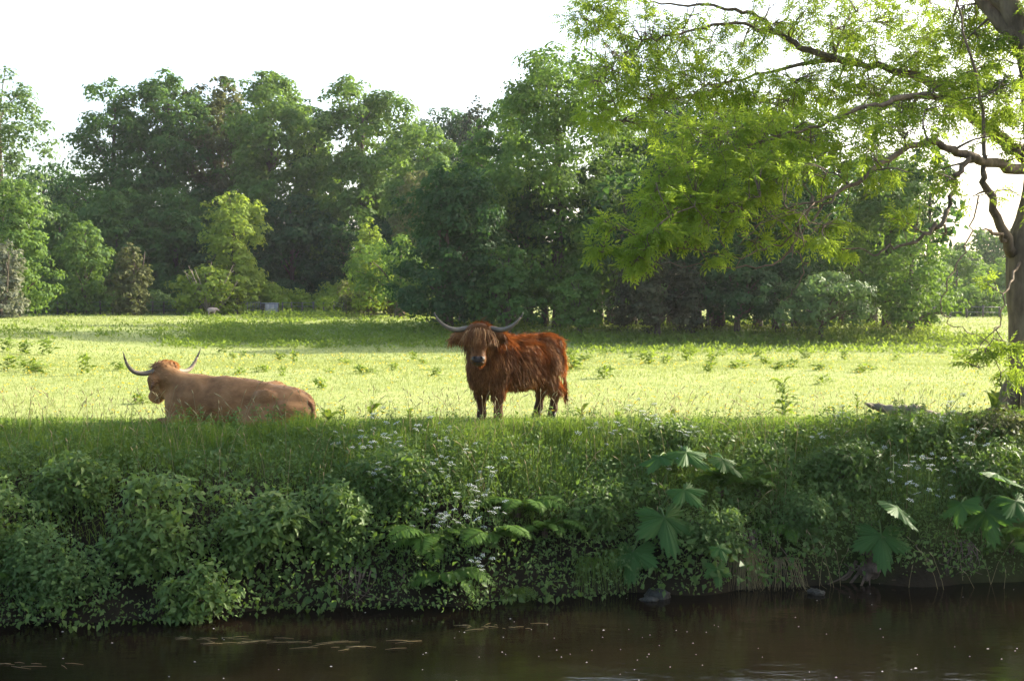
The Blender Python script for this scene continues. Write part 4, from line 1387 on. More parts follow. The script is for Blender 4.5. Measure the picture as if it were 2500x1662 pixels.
    N = unit(np.array([0, 0, 1.]) + rng.normal(0, .45, (n, 3)))
    D, S, N = frame_for(D, N)
    RL = rng.uniform(.10, .185, n) * np.repeat(np.array([t[2] for t in tips]), per)
    tint = np.clip(rng.normal(.5, .25, n), 0, 1)
    g = Geo()
    pos = [(.35, 1), (.35, -1), (.58, 1), (.58, -1), (.8, 1), (.8, -1), (1.0, 0)]
    for f, side in pos:
        b = P + D * (RL * f)[:, None] - N * (RL * .25 * f * f)[:, None]
        ld = unit(D * (.75 if side else 1) + S * side * .85 - N * rng.uniform(.1, .5, (n, 1)))
        ll = RL * rng.uniform(.34, .46, n)
        leaves2(g, b - O, ld, N + rng.normal(0, .2, (n, 3)), ll, ll * .34, np.clip(tint + rng.normal(0, .1, n), 0, 1), .12)
    link('foliage', g.mesh('ash_leaves'), M['ash'], root, kind='stuff')
    return root
ash_tree()

# epicormic leaves and the dark dock at the foot of the ash come with the bank plants below

# ------------------------------------------------------------------ bank cover
def normal_at(x, y, e=.05):
    zx = (terrain(x + e, y) - terrain(x - e, y)) / (2 * e)
    zy = (terrain(x, y + e) - terrain(x, y - e)) / (2 * e)
    return unit(np.stack([-zx, -zy, np.ones_like(zx)], -1))

def bank_xy(n, t0, t1, rng, x0=-7.6, x1=7.6):
    x = rng.uniform(x0, x1, n)
    t = rng.uniform(t0, t1, n)
    y = water_edge(x) + (crest(x) - water_edge(x)) * t
    return x, y, t

def ground_cover():
    rng = np.random.default_rng(51)
    # broad leaved tangle on the face of the bank
    n = 36000
    x, y, t = bank_xy(n, .0, .85, rng)
    edge = .52 + .16 * wob(x * 1.1, x * .3, 3) + .12 * ss(0, 3, x)
    low = .01 + (.03 + .05 * np.clip(wob(x * 1.5, x * .4, 11), 0, 1)) * ss(.6, 2.2, x)
    keep = (rng.uniform(size=n) < 1 - ss(edge - .04, edge + .14, t)) & (t > low * rng.uniform(.7, 1.2, n))
    x, y, t = x[keep], y[keep], t[keep]
    n = len(x)
    z = terrain(x, y)
    Nn = normal_at(x, y)
    thick = .10 + .30 * np.clip(.5 + .6 * wob(x * 2.6, y * 2.6 + z * 3, 1), 0, 1) * (1 - .6 * t)
    P = np.stack([x, y, z], 1) + Nn * (thick * rng.uniform(.15, 1, n) ** .6)[:, None] + np.array([0, -.10, .02])
    N = unit(Nn * .5 + np.array([0, -.25, .75]) + rng.normal(0, .42, (n, 3)))
    D = unit(np.array([0, -.5, -.35]) + rng.normal(0, .7, (n, 3)))
    P[:, 2] = np.maximum(P[:, 2], WATER_Z + .06)
    L = (.03 + .075 * rng.uniform(size=n) ** 2) * (.8 + .5 * np.clip(wob(x * 1.4, z * 2, 13), -.4, 1))
    g = Geo()
    leaves4(g, P, D, N, L, L * rng.uniform(.5, .8, n), np.clip(.45 + .25 * wob(x * 1.7, z * 3, 5) + rng.normal(0, .2, n), 0, 1))
    link('bank_tangle', tagmesh(g, 'tangle'), M['bramble'], kind='stuff')['label'] = 'tangled bramble and nettle leaves covering the steep river bank'
    # finely cut leaves
    n = 26000
    x, y, t = bank_xy(n, .0, .92, rng)
    m = .5 + .6 * wob(x * .9 + 2, y * .9, 7)
    low = .01 + (.03 + .05 * np.clip(wob(x * 1.5, x * .4, 11), 0, 1)) * ss(.6, 2.2, x)
    keep = (rng.uniform(size=n) < np.clip(m, .12, 1) * (1 - ss(.65, .95, t))) & (t > low * rng.uniform(.7, 1.2, n))
    x, y, t = x[keep], y[keep], t[keep]
    n = len(x)
    z = terrain(x, y)
    Nn = normal_at(x, y)
    thick = .14 + .32 * np.clip(.5 + .6 * wob(x * 2.2 + 4, y * 2.2 + z * 3, 2), 0, 1) * (1 - .5 * t)
    P = np.stack([x, y, z], 1) + Nn * (thick * rng.uniform(.3, 1, n) ** .6)[:, None] + np.array([0, -.10, .02])
    N = unit(Nn * .5 + np.array([0, -.2, .7]) + rng.normal(0, .5, (n, 3)))
    D = unit(np.array([0, -.4, .0]) + rng.normal(0, .7, (n, 3)))
    P[:, 2] = np.maximum(P[:, 2], WATER_Z + .06)
    L = rng.uniform(.025, .055, n)
    g = Geo()
    leaves2(g, P, D, N, L, L * .45, np.clip(rng.normal(.5, .25, n), 0, 1))
    link('bank_herbs', tagmesh(g, 'herbs'), M['hemlock'], kind='stuff')['label'] = 'finely cut herb leaves growing through the bank tangle'

def tagmesh(g, name):
    return g.mesh(name)

def bank_grass():
    rng = np.random.default_rng(52)
    n = 70000
    x, y, t = bank_xy(n, .18, 1.12, rng, -8, 8)
    edge = .50 + .16 * wob(x * 1.1, x * .3, 3) + .12 * ss(0, 3, x)
    keep = rng.uniform(size=n) < ss(edge - .15, edge + .12, t) * .93 + .05
    x, y, t = x[keep], y[keep], t[keep]
    n = len(x)
    z = terrain(x, y)
    tuft = np.clip(.5 + .6 * wob(x * 4, y * 5, 4), 0, 1)
    L = (.07 + .20 * tuft) * rng.uniform(.5, 1.3, n) * (1.25 - .85 * ss(.72, .96, t))
    lean = rng.normal(0, .45, (n, 3)) + np.array([0, -.35, 0]) * (1 - ss(.7, 1, t))[:, None]
    lean[:, 2] = -np.abs(lean[:, 2]) * .3
    g = Geo()
    blades(g, np.stack([x, y, z - .01], 1), lean, L, rng.uniform(.004, .009, n), np.clip(.4 + .25 * wob(x * 1.2, y * 2, 6) + rng.normal(0, .2, n), 0, 1), rng=rng)
    # long blades drooping over the edge
    n = 7000
    x, y, t = bank_xy(n, .22, .62, rng, -8, 8)
    keep = wob(x * 1.3, y * .5, 9) > .05
    x, y = x[keep], y[keep]
    n = len(x)
    lean = rng.normal(0, .35, (n, 3)) + np.array([0, -.9, -.55])
    blades(g, np.stack([x, y, terrain(x, y) - .01], 1), lean, rng.uniform(.2, .42, n), rng.uniform(.005, .009, n), np.clip(rng.normal(.5, .2, n), 0, 1), rng=rng)
    link('bank_grass', g.mesh('bank_grass'), M['grass'], kind='stuff')['label'] = 'tufted green grass along the top of the bank'
    # flowering stalks
    g = Geo()
    n = 640
    x = rng.uniform(-7.5, 7.5, n)
    y = crest(x) - rng.uniform(-.5, 2.3, n)
    hh = rng.uniform(.18, .42, n) * np.where(y < crest(x) - .8, 1.5, 1)
    for i in range(n):
        z = float(terrain(x[i], y[i]))
        a = rng.normal(0, .12, 2)
        q = [(x[i], y[i], z), (x[i] + a[0] * .4, y[i] + a[1] * .4, z + hh[i] * .55), (x[i] + a[0], y[i] + a[1], z + hh[i])]
        tube(g, q, [.0028, .0022, .0016], 3, cap=False, rnd=.7)
        q2 = [q[2], (q[2][0] + a[0] * .12, q[2][1], q[2][2] + .02), (q[2][0] + a[0] * .3, q[2][1], q[2][2] + .05)]
        tube(g, q2, [.003, .006, .001], 4, cap=False, rnd=.9)
    link('grass_stalks', g.mesh('stalks'), M['straw'], kind='stuff')['label'] = 'thin dry flowering grass stalks along the bank top'

def pasture_grass():
    rng = np.random.default_rng(53)
    g = Geo()
    # near pasture: short blades; farther: broader tufts
    for n, d0, d1, l0, l1, w in ((32000, 15.9, 24, .03, .075, .008), (60000, 24, 40, .035, .085, .016), (45000, 40, 75, .05, .12, .035), (22000, 75, 112, .06, .15, .06)):
        u = rng.uniform(size=n)
        d = np.sqrt(d0 ** 2 + (d1 ** 2 - d0 ** 2) * u)
        x = rng.uniform(-.46, .46, n) * d
        z = terrain(x, d)
        patch = .45 + .42 * wob(x * .5, d * .35, 1) + .35 * wob(x * 1.7, d * 1.2, 2)
        L = rng.uniform(l0, l1, n) * (.55 + .8 * np.clip(patch, 0, 1.2))
        lean = rng.normal(0, .6, (n, 3)); lean[:, 2] = 0
        (blades if d0 < 20 else blades1)(g, np.stack([x, d, z - .005], 1), lean, L, w * rng.uniform(.7, 1.4, n), np.clip(patch + rng.normal(0, .13, n), 0, 1), rng=rng)
    link('pasture_grass', g.mesh('pasture_grass'), M['pasture'], kind='stuff')['label'] = 'short grazed pale yellow green grass of the pasture'
    # buttercups
    n = 3800
    d = 15.8 + 30 * rng.uniform(size=n) ** 1.4
    x = rng.uniform(-.45, .45, n) * d
    keep = rng.uniform(size=n) < np.clip(.45 + .7 * wob(x * .35, d * .3, 8), .05, 1)
    x, d = x[keep], d[keep]
    n = len(x)
    P = np.stack([x, d, terrain(x, d) + rng.uniform(.06, .13, n)], 1)
    g = Geo()
    for k in range(3):
        D = rand_dirs(n, rng); D[:, 2] = .3
        leaves2(g, P, unit(D), np.array([0, -.3, 1.]) + rng.normal(0, .3, (n, 3)), .017 + .0006 * d, .016 + .0006 * d, rng.uniform(size=n))
    link('buttercups', g.mesh('buttercups'), M['yellow'], kind='stuff')['label'] = 'yellow buttercups dotted over the pasture'

def bank_weeds():
    """tall stems of nettle, willowherb and hedge parsley standing all over the slope"""
    rng = np.random.default_rng(54)
    for name, mat, n, lo, hi, ll, asp, lab in (('nettles', 'dogwood', 700, .20, .55, .075, .42, 'tall leafy nettle stems growing all over the slope of the bank'),
                                               ('willowherb', 'bramble', 380, .25, .60, .085, .24, 'slender willowherb stems with narrow leaves on the bank')):
        g = Geo()
        x, y, t = bank_xy(n * 3, .08, .86, rng)
        keep = rng.uniform(size=n * 3) < np.clip(.35 + .8 * wob(x * 1.6, t * 5, 17 if name == 'nettles' else 23), .03, 1) * (1 - .9 * ss(.66, .86, t))
        x, y, t = x[keep][:n], y[keep][:n], t[keep][:n]
        for i in range(len(x)):
            b = np.array([x[i], y[i], float(terrain(x[i], y[i]))])
            h = rng.uniform(lo, hi) * (1.1 - .5 * t[i])
            lean = np.array([rng.normal(0, .14), -.28 * (1 - t[i]) + rng.normal(0, .1), 1.0])
            e = b + lean * h
            q = np.stack([b, (b + e) / 2 + [0, -.02, .03], e])
            tube(g, q, [.004, .003, .0015], 3, rnd=.2, cap=False)
            k = int(8 + 16 * h)
            u = np.sort(rng.uniform(.12, 1, k))
            P = b + lean * h * u[:, None] + np.array([0, -.02, .03]) * (1 - np.abs(2 * u - 1))[:, None]
            a = np.arange(k) * 1.9 + rng.uniform(0, 6)
            D = np.stack([np.cos(a), np.sin(a), rng.uniform(-.5, .35, k)], 1)
            L = ll * (1.15 - .55 * u) * rng.uniform(.7, 1.2, k)
            leaves4(g, P, D, np.array([0, -.1, 1.]) + rng.normal(0, .25, (k, 3)), L, L * asp, np.clip(rng.normal(.5, .22, k), 0, 1))
        link(name, g.mesh(name), M[mat], kind='stuff')['label'] = lab

ground_cover()
bank_weeds()
bank_grass()
pasture_grass()

# ------------------------------------------------------------------ shrubs and plants on the bank
def mound(name, label, px, py, rx, ry, rz, mat, seed, nleaf, leaf, aspect=.5, off=(0, -.15, .1), cat='shrub', four=True, group=None, hang=.3, shelly=.5):
    rng = np.random.default_rng(seed)
    base = hit(px, py)
    t = thing(name, label, cat, base, 0, group)
    c0 = np.array(off, float)
    nc = 34
    u = rand_dirs(nc, rng)
    u[:, 1] = -np.abs(u[:, 1]) * .9 + .15
    C = c0 + u * np.array([rx, ry, rz]) * rng.uniform(.45, .85, (nc, 1))
    rc = .30 * (rx + rz) / 2 * rng.uniform(.7, 1.35, nc)
    k = rng.choice(nc, nleaf, p=rc ** 2 / (rc ** 2).sum())
    d = rand_dirs(nleaf, rng)
    d[:, 2] = np.where(rng.uniform(size=nleaf) < .7, np.abs(d[:, 2]), d[:, 2])
    P = C[k] + d * (rc[k] * (shelly + (1 - shelly) * rng.uniform(size=nleaf)))[:, None]
    zmin = WATER_Z - base[2] + .03
    P[:, 2] = np.where(P[:, 2] < zmin, zmin + rng.uniform(0, .12, nleaf), P[:, 2])
    N = unit(d * .45 + np.array([0, -.35, .75]) + rng.normal(0, .38, (nleaf, 3)))
    D = unit(np.cross(N, rand_dirs(nleaf, rng)) + np.array([0, -.35, -hang]) + d * .4)
    L = leaf * (.45 + 1.05 * rng.uniform(size=nleaf) ** 1.5) * rng.uniform(.8, 1.25, nc)[k]
    g = Geo()
    tint = np.clip(rng.normal(.5, .18, nc)[k] + rng.normal(0, .18, nleaf), 0, 1)
    (leaves4 if four else leaves2)(g, P, D, N, L, L * aspect, tint)
    link('foliage', g.mesh('leaves'), M[mat], t)
    for c in C[::3]:
        gs = Geo()
        a = np.array([rng.normal(0, .08), .1, -.05])
        tube(gs, spline([a, (a + c) / 2 + [0, 0, .08], c], 6), np.linspace(.014, .004, 6), 5)
        link('stem', gs.mesh('stem'), M['twig'], t)
    return t

SH = 'leafy shrubs overhanging the water'
mound('dogwood_shrub', 'broad leaved shrub below the rump of the lying cow, reaching down to the water', 640, 1330, .62, .5, .62, 'dogwood', 401, 2300, .085, group=SH)
mound('dogwood_shrub', 'broad leaved shrub left of centre beneath the head of the lying cow', 390, 1330, .62, .5, .70, 'dogwood', 402, 2300, .085, group=SH)
mound('dogwood_shrub', 'dense small leaved shrub at the right end of the left hand shrubs, beside the ferns', 815, 1300, .50, .45, .58, 'dogwood', 403, 2300, .07, group=SH)
mound('dogwood_shrub', 'low shrub with its pale lowest leaves dipping in the water', 480, 1470, .45, .35, .36, 'dogwood', 404, 1300, .075, group=SH)
mound('elder_shrub', 'fine leaved grey green shrub at the bottom left corner, drooping into the river', 150, 1420, .66, .45, .62, 'hemlock', 405, 4200, .05, .6, group=SH)
mound('elder_shrub', 'pale tipped shrub on the left slope above the drooping grey green shrub', 190, 1215, .50, .4, .36, 'dogwood', 406, 1900, .065, group=SH)
mound('elder_shrub', 'dark shrub cut by the left edge of the picture', -10, 1330, .55, .4, .62, 'bramble', 407, 1900, .07, group=SH)
mound('bramble_bush', 'dark small leaved bramble under the white umbels, left of centre', 960, 1200, .6, .35, .42, 'bramble', 408, 2100, .065, group='brambles on the bank')
mound('bramble_bush', 'glossy bramble between the right ferns and the first big lobed leaf', 1450, 1270, .40, .35, .42, 'bramble', 409, 1500, .06, group='brambles on the bank')
mound('bramble_bush', 'twiggy bramble below the fallen log', 2060, 1180, .6, .35, .40, 'bramble', 410, 2300, .06, group='brambles on the bank')
mound('bramble_bush', 'dark bramble at the right edge below the ash trunk', 2430, 1200, .55, .35, .48, 'bramble', 411, 2000, .065, group='brambles on the bank')
mound('hemlock_clump', 'feathery dark clump right of the first big lobed leaf, above the black water', 1740, 1310, .42, .3, .40, 'hemlock', 412, 2600, .045, .5, group='feathery clumps on the bank')
mound('hemlock_clump', 'feathery clump under the bracken on the right half of the bank', 1950, 1290, .42, .3, .36, 'hemlock', 413, 2300, .045, .5, group='feathery clumps on the bank')
mound('nettle_clump', 'sunlit leafy clump at the bank edge right of the standing cow', 1640, 1090, .42, .3, .20, 'dogwood', 414, 1100, .06, group='leafy clumps along the bank edge')
mound('nettle_clump', 'sunlit leafy clump at the bank edge below the fallen log', 2230, 1075, .5, .3, .22, 'dogwood', 415, 1300, .06, group='leafy clumps along the bank edge')
mound('nettle_clump', 'brownish dry leafy clump at the bank edge under the ash', 2420, 1060, .42, .3, .24, 'brownish', 416, 1100, .055, group='leafy clumps along the bank edge')

# ---- ferns: each frond is a part
def frond_mesh(seed, L=.75, pairs=24):
    rng = np.random.default_rng(seed)
    g = Geo()
    s = np.linspace(0, 1, 12)
    arch = np.column_stack([s * L * (1 - .12 * s), 0.03 * np.sin(s * 3) * L, L * (.55 * s - .75 * s ** 2.2)])
    tube(g, arch, np.linspace(.005, .0012, 12), 3, rnd=.2, cap=False)
    u = np.linspace(.12, .99, pairs)
    base = np.column_stack([np.interp(u, s, arch[:, i]) for i in range(3)])
    tan = unit(np.column_stack([np.gradient(base[:, i]) for i in range(3)]))
    ln = L * .26 * np.sin(np.clip(u * 1.02, 0, 1) ** .75 * np.pi) ** .8 + .012
    for side in (-1, 1):
        S = np.cross(tan, [0, 0, 1.]); S = unit(S) * side
        D = unit(S + tan * .45 + np.array([0, 0, -.18]) + rng.normal(0, .06, (pairs, 3)))
        up = np.cross(S, tan) * side
        up = np.where(up[:, 2:3] < 0, -up, up)
        leaves4(g, base, D, up + rng.normal(0, .12, (pairs, 3)), ln, ln * .27, np.clip(rng.normal(.5, .18, pairs), 0, 1), .03, .12)
    return g.mesh('frond')
FR_M = [frond_mesh(i, .75) for i in range(3)]
FERN = 'ferns on the bank'
def fern(label, px, py, n, size, seed, aim=-90, spread=115, pitch=.25):
    rng = np.random.default_rng(seed)
    p = hit(px, py)
    t = thing('fern', label, 'fern', p + np.array([0, -.05, .10]), 0, FERN)
    for i in range(n):
        a = math.radians(aim + spread * (2 * (i + .5) / n - 1) + rng.normal(0, 9))
        m = FR_M[rng.integers(0, 3)]
        o = link('frond', m, M['fern'], t)
        o.rotation_euler = (rng.normal(0, .2), -(pitch + rng.normal(0, .16)), a)
        k = size * .86 * rng.uniform(.6, 1.15)
        o.scale = (k, k, k)
    g = Geo()
    tube(g, [(0, .12, -.12), (0, .04, -.03), (0, 0, .02)], [.03, .035, .02], 6)
    link('crown_base', g.mesh('crown_base'), M['roots'], t)
fern('large fern with wide fronds dipping toward the water, left of centre', 1040, 1345, 10, 1.05, 501)
fern('low fern just above the waterline below the largest fern', 1090, 1430, 8, .85, 502, pitch=.0)
fern('fern with arching fronds right of the lowest white umbels', 1190, 1340, 9, .95, 503)
fern('bright fern highest of the central group, under the standing cow', 1265, 1270, 9, .95, 504)
fern('right hand fern of the central group, fronds pointing right', 1330, 1320, 8, .85, 505, aim=-60)
fern('fern with stiff upright fronds right of the first big lobed leaf', 1760, 1215, 10, .75, 506, pitch=.7)
fern('second upright fern, on the right half of the bank', 1850, 1220, 9, .75, 507, pitch=.6)
fern('fern at the right edge of the picture just above the water', 2470, 1360, 9, .9, 508, pitch=.1)
fern('small fern drooping over the bare roots on the right', 1905, 1310, 7, .6, 509, pitch=.0)
fern('fern half hidden at the left edge beside the drooping shrub', 25, 1440, 7, .8, 510)

# ---- hogweed: big lobed leaves on stalks
def hogweed_leaf(seed, size=.36):
    rng = np.random.default_rng(seed)
    lob = [(-2.05, .62), (-1.1, .82), (0, 1.0), (1.1, .82), (2.05, .62)]
    ang = np.linspace(-2.6, 2.6, 121)
    r = np.full(ang.shape, .46)
    for a, l in lob:
        d = np.abs(ang - a)
        r = np.maximum(r, .46 + (l - .42) * np.clip(1 - (d / .52) ** 1.3, 0, 1))
    r = r * (1 + .22 * (np.abs(((np.arange(121) * .25) % 1) - .5) * 2 - .5)) * rng.uniform(.96, 1.04, 121)
    r = r * size
    # three rings so that the blade bends between its ribs
    rings = []
    for f in (.12, .5, 1.0):
        rib = np.cos((ang - 0) * 5.7)
        z = -.16 * size * f ** 2 * (1.0 - .6 * np.cos(ang)) + .035 * size * f * rib + rng.normal(0, .006 * size, 121)
        rings.append(np.column_stack([r * f * np.cos(ang), r * f * np.sin(ang), z]))
    V = np.concatenate([np.zeros((1, 3))] + rings)
    n = 121
    i = np.arange(n - 1)
    T = np.column_stack([np.zeros(n - 1, int), 1 + i, 2 + i])
    Q = np.concatenate([np.column_stack([1 + k * n + i, 1 + (k + 1) * n + i, 2 + (k + 1) * n + i, 2 + k * n + i]) for k in (0, 1)])
    g = Geo()
    g.add(V, T=T, Q=Q, rt=.4, rq=np.clip(rng.normal(.5, .15, len(Q)), 0, 1))
    return g.mesh('hogweed_leaf', True)
HL = [hogweed_leaf(i) for i in range(3)]
def hogweed(label, px, py, leaf_specs, seed):
    rng = np.random.default_rng(seed)
    p = hit(px, py)
    t = thing('hogweed', label, 'plant', p, 0, 'big leaved hogweed on the bank')
    for (dx, dz, s, az, tilt) in leaf_specs:
        e = np.array([dx, -.42 - .1 * rng.uniform(), dz])
        g = Geo()
        q = spline([(0, .05, -.05), e * .5 + [0, 0, .12], e], 7)
        tube(g, q, np.linspace(.014, .008, 7), 6)
        st = link('leaf_stalk', g.mesh('stalk', True), M['stem'], t)
        o = link('leaf', HL[rng.integers(0, 3)], M['hogweed'], t, e)
        o.rotation_euler = Matrix.Rotation(az, 3, 'Z').to_4x4().to_3x3().to_euler()
        # tilt: the blade faces the light and leans out over the water
        R = Matrix.Rotation(az, 3, 'Z') @ Matrix.Rotation(tilt + .28 + rng.normal(0, .1), 3, 'Y') @ Matrix.Rotation(rng.normal(0, .2), 3, 'X')
        o.rotation_euler = R.to_euler()
        o.scale = (s, s, s)
H2 = -math.pi / 2
hogweed('hogweed with the largest lobed leaf, right of centre above the waterline', 1600, 1270, [(.04, .12, 1.25, H2 + .35, .65), (-.30, -.25, 1.05, H2 - .3, .85), (.25, .42, .8, H2 + .7, .35)], 601)
hogweed('hogweed with pale leaves at the bank edge right of the standing cow', 1640, 1150, [(.1, .28, .95, H2 + .9, .35), (-.2, .22, .8, H2 - .6, .3), (.5, .2, .8, H2 + 1.2, .5)], 602)
hogweed('hogweed with two overlapping leaves above the bare roots on the right', 2140, 1290, [(-.08, .0, 1.15, H2 - .1, .75), (.10, .30, .95, H2 + .5, .4)], 603)
hogweed('rightmost hogweed with broad leaves hanging below the ash', 2370, 1250, [(.0, .08, 1.1, H2 + .1, .75), (-.3, .18, .9, H2 - .5, .5), (.32, .2, .9, H2 + .6, .5), (.1, .5, .9, H2 + .9, .3)], 604)
hogweed('small hogweed low beside the hanging roots', 1735, 1370, [(.0, .0, .55, H2 + .2, 1.0), (.02, .22, .45, H2 + .5, .6)], 605)

# ---- cow parsley
def umbel_mesh(seed):
    rng = np.random.default_rng(seed)
    g = Geo()
    for i in range(11):
        a = i * 2.4
        r = .040 * math.sqrt((i + .5) / 11)
        c = np.array([r * math.cos(a), r * math.sin(a), .012 - 4.5 * r * r * 1.2 + rng.normal(0, .002)])
        k = 6
        th = np.linspace(0, 2 * np.pi, k, endpoint=False)
        rr = rng.uniform(.006, .0095)
        V = np.concatenate([[c + [0, 0, .004]], c + np.column_stack([rr * np.cos(th), rr * np.sin(th), -.001 * np.ones(k)])])
        g.add(V, T=[(0, 1 + j, 1 + (j + 1) % k) for j in range(k)], rt=rng.uniform())
    return g.mesh('umbel')
UM = [umbel_mesh(i) for i in range(3)]
def ray_mesh():
    g = Geo()
    for i in range(11):
        a = i * 2.4
        r = .040 * math.sqrt((i + .5) / 11)
        tube(g, [(0, 0, -.035), (r * math.cos(a), r * math.sin(a), .010 - 5 * r * r)], [.0012, .0009], 3, cap=False)
    return g.mesh('umbel_rays')
UR = ray_mesh()
def parsley_proto(seed, h):
    rng = np.random.default_rng(seed)
    root = bpy.data.objects.new('cow_parsley', None)
    COL.objects.link(root)
    g = Geo()
    top = np.array([rng.normal(0, .05), -.06 + rng.normal(0, .04), h])
    q = spline([(0, 0, -.05), top * .5 + [rng.normal(0, .03), 0, 0], top], 8)
    tube(g, q, np.linspace(.006, .003, 8), 4, cap=False)
    heads = [top]
    for j in range(rng.integers(3, 6)):
        k = rng.integers(3, 7)
        e = q[k] + np.array([rng.normal(0, .13), -.05 + rng.normal(0, .09), rng.uniform(.10, .26)])
        tube(g, [q[k], (q[k] + e) / 2 + [0, 0, .02], e], [.0035, .003, .002], 3, cap=False)
        heads.append(e)
    link('stem', g.mesh('stem'), M['stem'], root)
    for e in heads:
        s = rng.uniform(.55, 1.15)
        o = link('umbel', UM[rng.integers(0, 3)], M['petal'], root, e)
        o.scale = (s, s, s)
        o.rotation_euler = (rng.normal(.35, .2), rng.normal(0, .2), rng.uniform(0, 6))
        r = link('umbel_rays', UR, M['stem'], o)
    g = Geo()
    n = 70
    P = np.column_stack([rng.normal(0, .10, n), rng.normal(-.04, .08, n), rng.uniform(.02, h * .6, n)])
    L = rng.uniform(.03, .06, n)
    leaves2(g, P, unit(rng.normal(0, 1, (n, 3)) + [0, 0, .2]), unit(np.array([0, -.2, 1.]) + rng.normal(0, .3, (n, 3))), L, L * .4, rng.uniform(size=n))
    link('leaves', g.mesh('leaves'), M['hemlock'], root)
    return root
protos = [parsley_proto(700 + i, (.34, .42, .50, .58)[i]) for i in range(4)]
CP = [
    ('white cow parsley in the drift between the two cows', 'white drift of cow parsley left of the standing cow',
     [(880, 1075), (905, 1055), (930, 1100), (870, 1110), (955, 1050), (985, 1130), (950, 1170), (1010, 1110), (1040, 1150), (1075, 1085), (1090, 1120), (1065, 1180), (1110, 1170), (1020, 1190),
      (900, 1150), (985, 1200), (930, 1210), (1085, 1055), (845, 1090), (1130, 1135)]),
    ('white cow parsley low among the central ferns', 'white cow parsley lower down below the standing cow',
     [(1160, 1190), (1180, 1220), (1195, 1200), (1060, 1280), (1090, 1310), (1030, 1290), (1140, 1290), (1155, 1300), (1210, 1310), (1080, 1330), (1145, 1410), (1160, 1440), (1100, 1270)]),
    ('cow parsley at the bank edge right of the standing cow', 'cow parsley along the bank edge right of the standing cow',
     [(1530, 1040), (1555, 1055), (1585, 1050), (1500, 1085), (1620, 1075), (1655, 1085), (1680, 1090), (1615, 1190), (1440, 1060)]),
    ('greenish white cow parsley below the fallen log', 'cow parsley below the fallen log',
     [(1990, 1080), (2015, 1065), (2050, 1070), (2060, 1060), (2000, 1110), (2190, 1150), (2220, 1165), (2160, 1140), (2240, 1145), (2180, 1210), (2225, 1220), (2290, 1060), (2310, 1050), (2340, 1080),
      (2260, 1200), (2290, 1215), (2330, 1140), (2380, 1110), (2120, 1120)]),
]
rngp = np.random.default_rng(77)
first = [True] * 4
for label, group, spots in CP:
    for ks, (px, py) in enumerate(spots):
        i = int(rngp.integers(0, 4))
        o = protos[i] if first[i] else copy_tree(protos[i])
        first[i] = False
        p = hit(px, py + 62)
        o.location = [float(v) for v in p]
        s = float(rngp.uniform(.75, 1.1))
        o.scale = (s, s, s)
        o.rotation_euler = (0, 0, float(rngp.normal(0, .7)))
        tag(o, label + ', %s from the left' % ordinal([q[0] for q in spots], ks), 'flower', group)
for i in range(4):
    if first[i]:
        for c in list(protos[i].children):
            for d_ in list(c.children):
                bpy.data.objects.remove(d_)
            bpy.data.objects.remove(c)
        bpy.data.objects.remove(protos[i])

# ---- docks and thistles along the crest, each leaf a part
def dock_leaf(seed, L=.24, W=.07):
    rng = np.random.default_rng(seed)
    s = np.linspace(0, 1, 7)
    w = W * np.sin(np.clip(s * .92 + .06, 0, 1) * np.pi) ** .8 * .5
    x = s * L * (1 - .15 * s)
    z = L * (.5 * s - .55 * s ** 2)
    V = np.concatenate([np.column_stack([x, w, z + w * .35]), np.column_stack([x, 0 * w, z]), np.column_stack([x, -w, z + w * .35])])
    i = np.arange(6)
    Q = np.concatenate([np.column_stack([i, i + 7, i + 8, i + 1]), np.column_stack([i + 7, i + 14, i + 15, i + 8])])
    g = Geo()
    g.add(V, Q=Q, rq=np.clip(rng.normal(.5, .2, len(Q)), 0, 1))
    return g.mesh('dock_leaf', True)
DL = [dock_leaf(1), dock_leaf(2, .18, .05), dock_leaf(3, .30, .10)]
def dock(name, label, px, py, n, size, seed, stalk=0., d=None, mats='dock', cat='plant', group='leafy plants along the top of the bank', pitch=(.3, 1.1), which=None):
    rng = np.random.default_rng(seed)
    if d is None:
        p = hit(px, py)
    else:
        x = (px - 1250) / F * d
        p = np.array([x, d, float(terrain(x, d))])
    t = thing(name, label, cat, p, 0, group)
    if stalk:
        g = Geo()
        q = spline([(0, 0, -.03), (rng.normal(0, .02), 0, stalk * .5), (rng.normal(0, .04), 0, stalk)], 8)
        tube(g, q, np.linspace(.008, .003, 8), 5)
        link('stalk', g.mesh('stalk'), M['stem'], t)
    for i in range(n):
        o = link('leaf', DL[rng.integers(0, 3) if which is None else which], M[mats], t)
        o.rotation_euler = (rng.normal(0, .25), -rng.uniform(*pitch), i * 2.4 + rng.normal(0, .3))
        k = size * rng.uniform(.7, 1.15)
        o.scale = (k, k, k)
        if stalk:
            o.location = (0, 0, stalk * rng.uniform(.0, .95))
    return t
dock('dock_plant', 'leafy dock at the bank top left of the lying cow, leaves raised', 255, 1022, 11, 1.0, 801, d=14.6)
dock('dock_plant', 'smaller dock between the leafy dock and the left edge', 155, 1025, 9, .8, 802, d=14.6)
dock('thistle_plant', 'dark feathery plant at the bank top near the left edge', 70, 1030, 14, .6, 803, .14, d=14.4, mats='hemlock', which=1)
dock('dock_plant', 'dock at the far left edge of the bank top', 5, 1030, 8, .8, 804, d=14.5)
dock('dock_plant', 'low dock right of the rump of the lying cow', 800, 1025, 10, .85, 805, d=15.6)
dock('dock_plant', 'upright dock seedling right of the low dock beside the lying cow', 835, 1022, 7, .7, 806, .18, d=15.6, which=1)
dock('dock_plant', 'yellow green dock in front of the white drift', 905, 1020, 9, .75, 807, .2, d=15.8)
dock('dock_plant', 'small dock midway between the two cows', 1000, 1018, 8, .7, 808, .12, d=15.9)
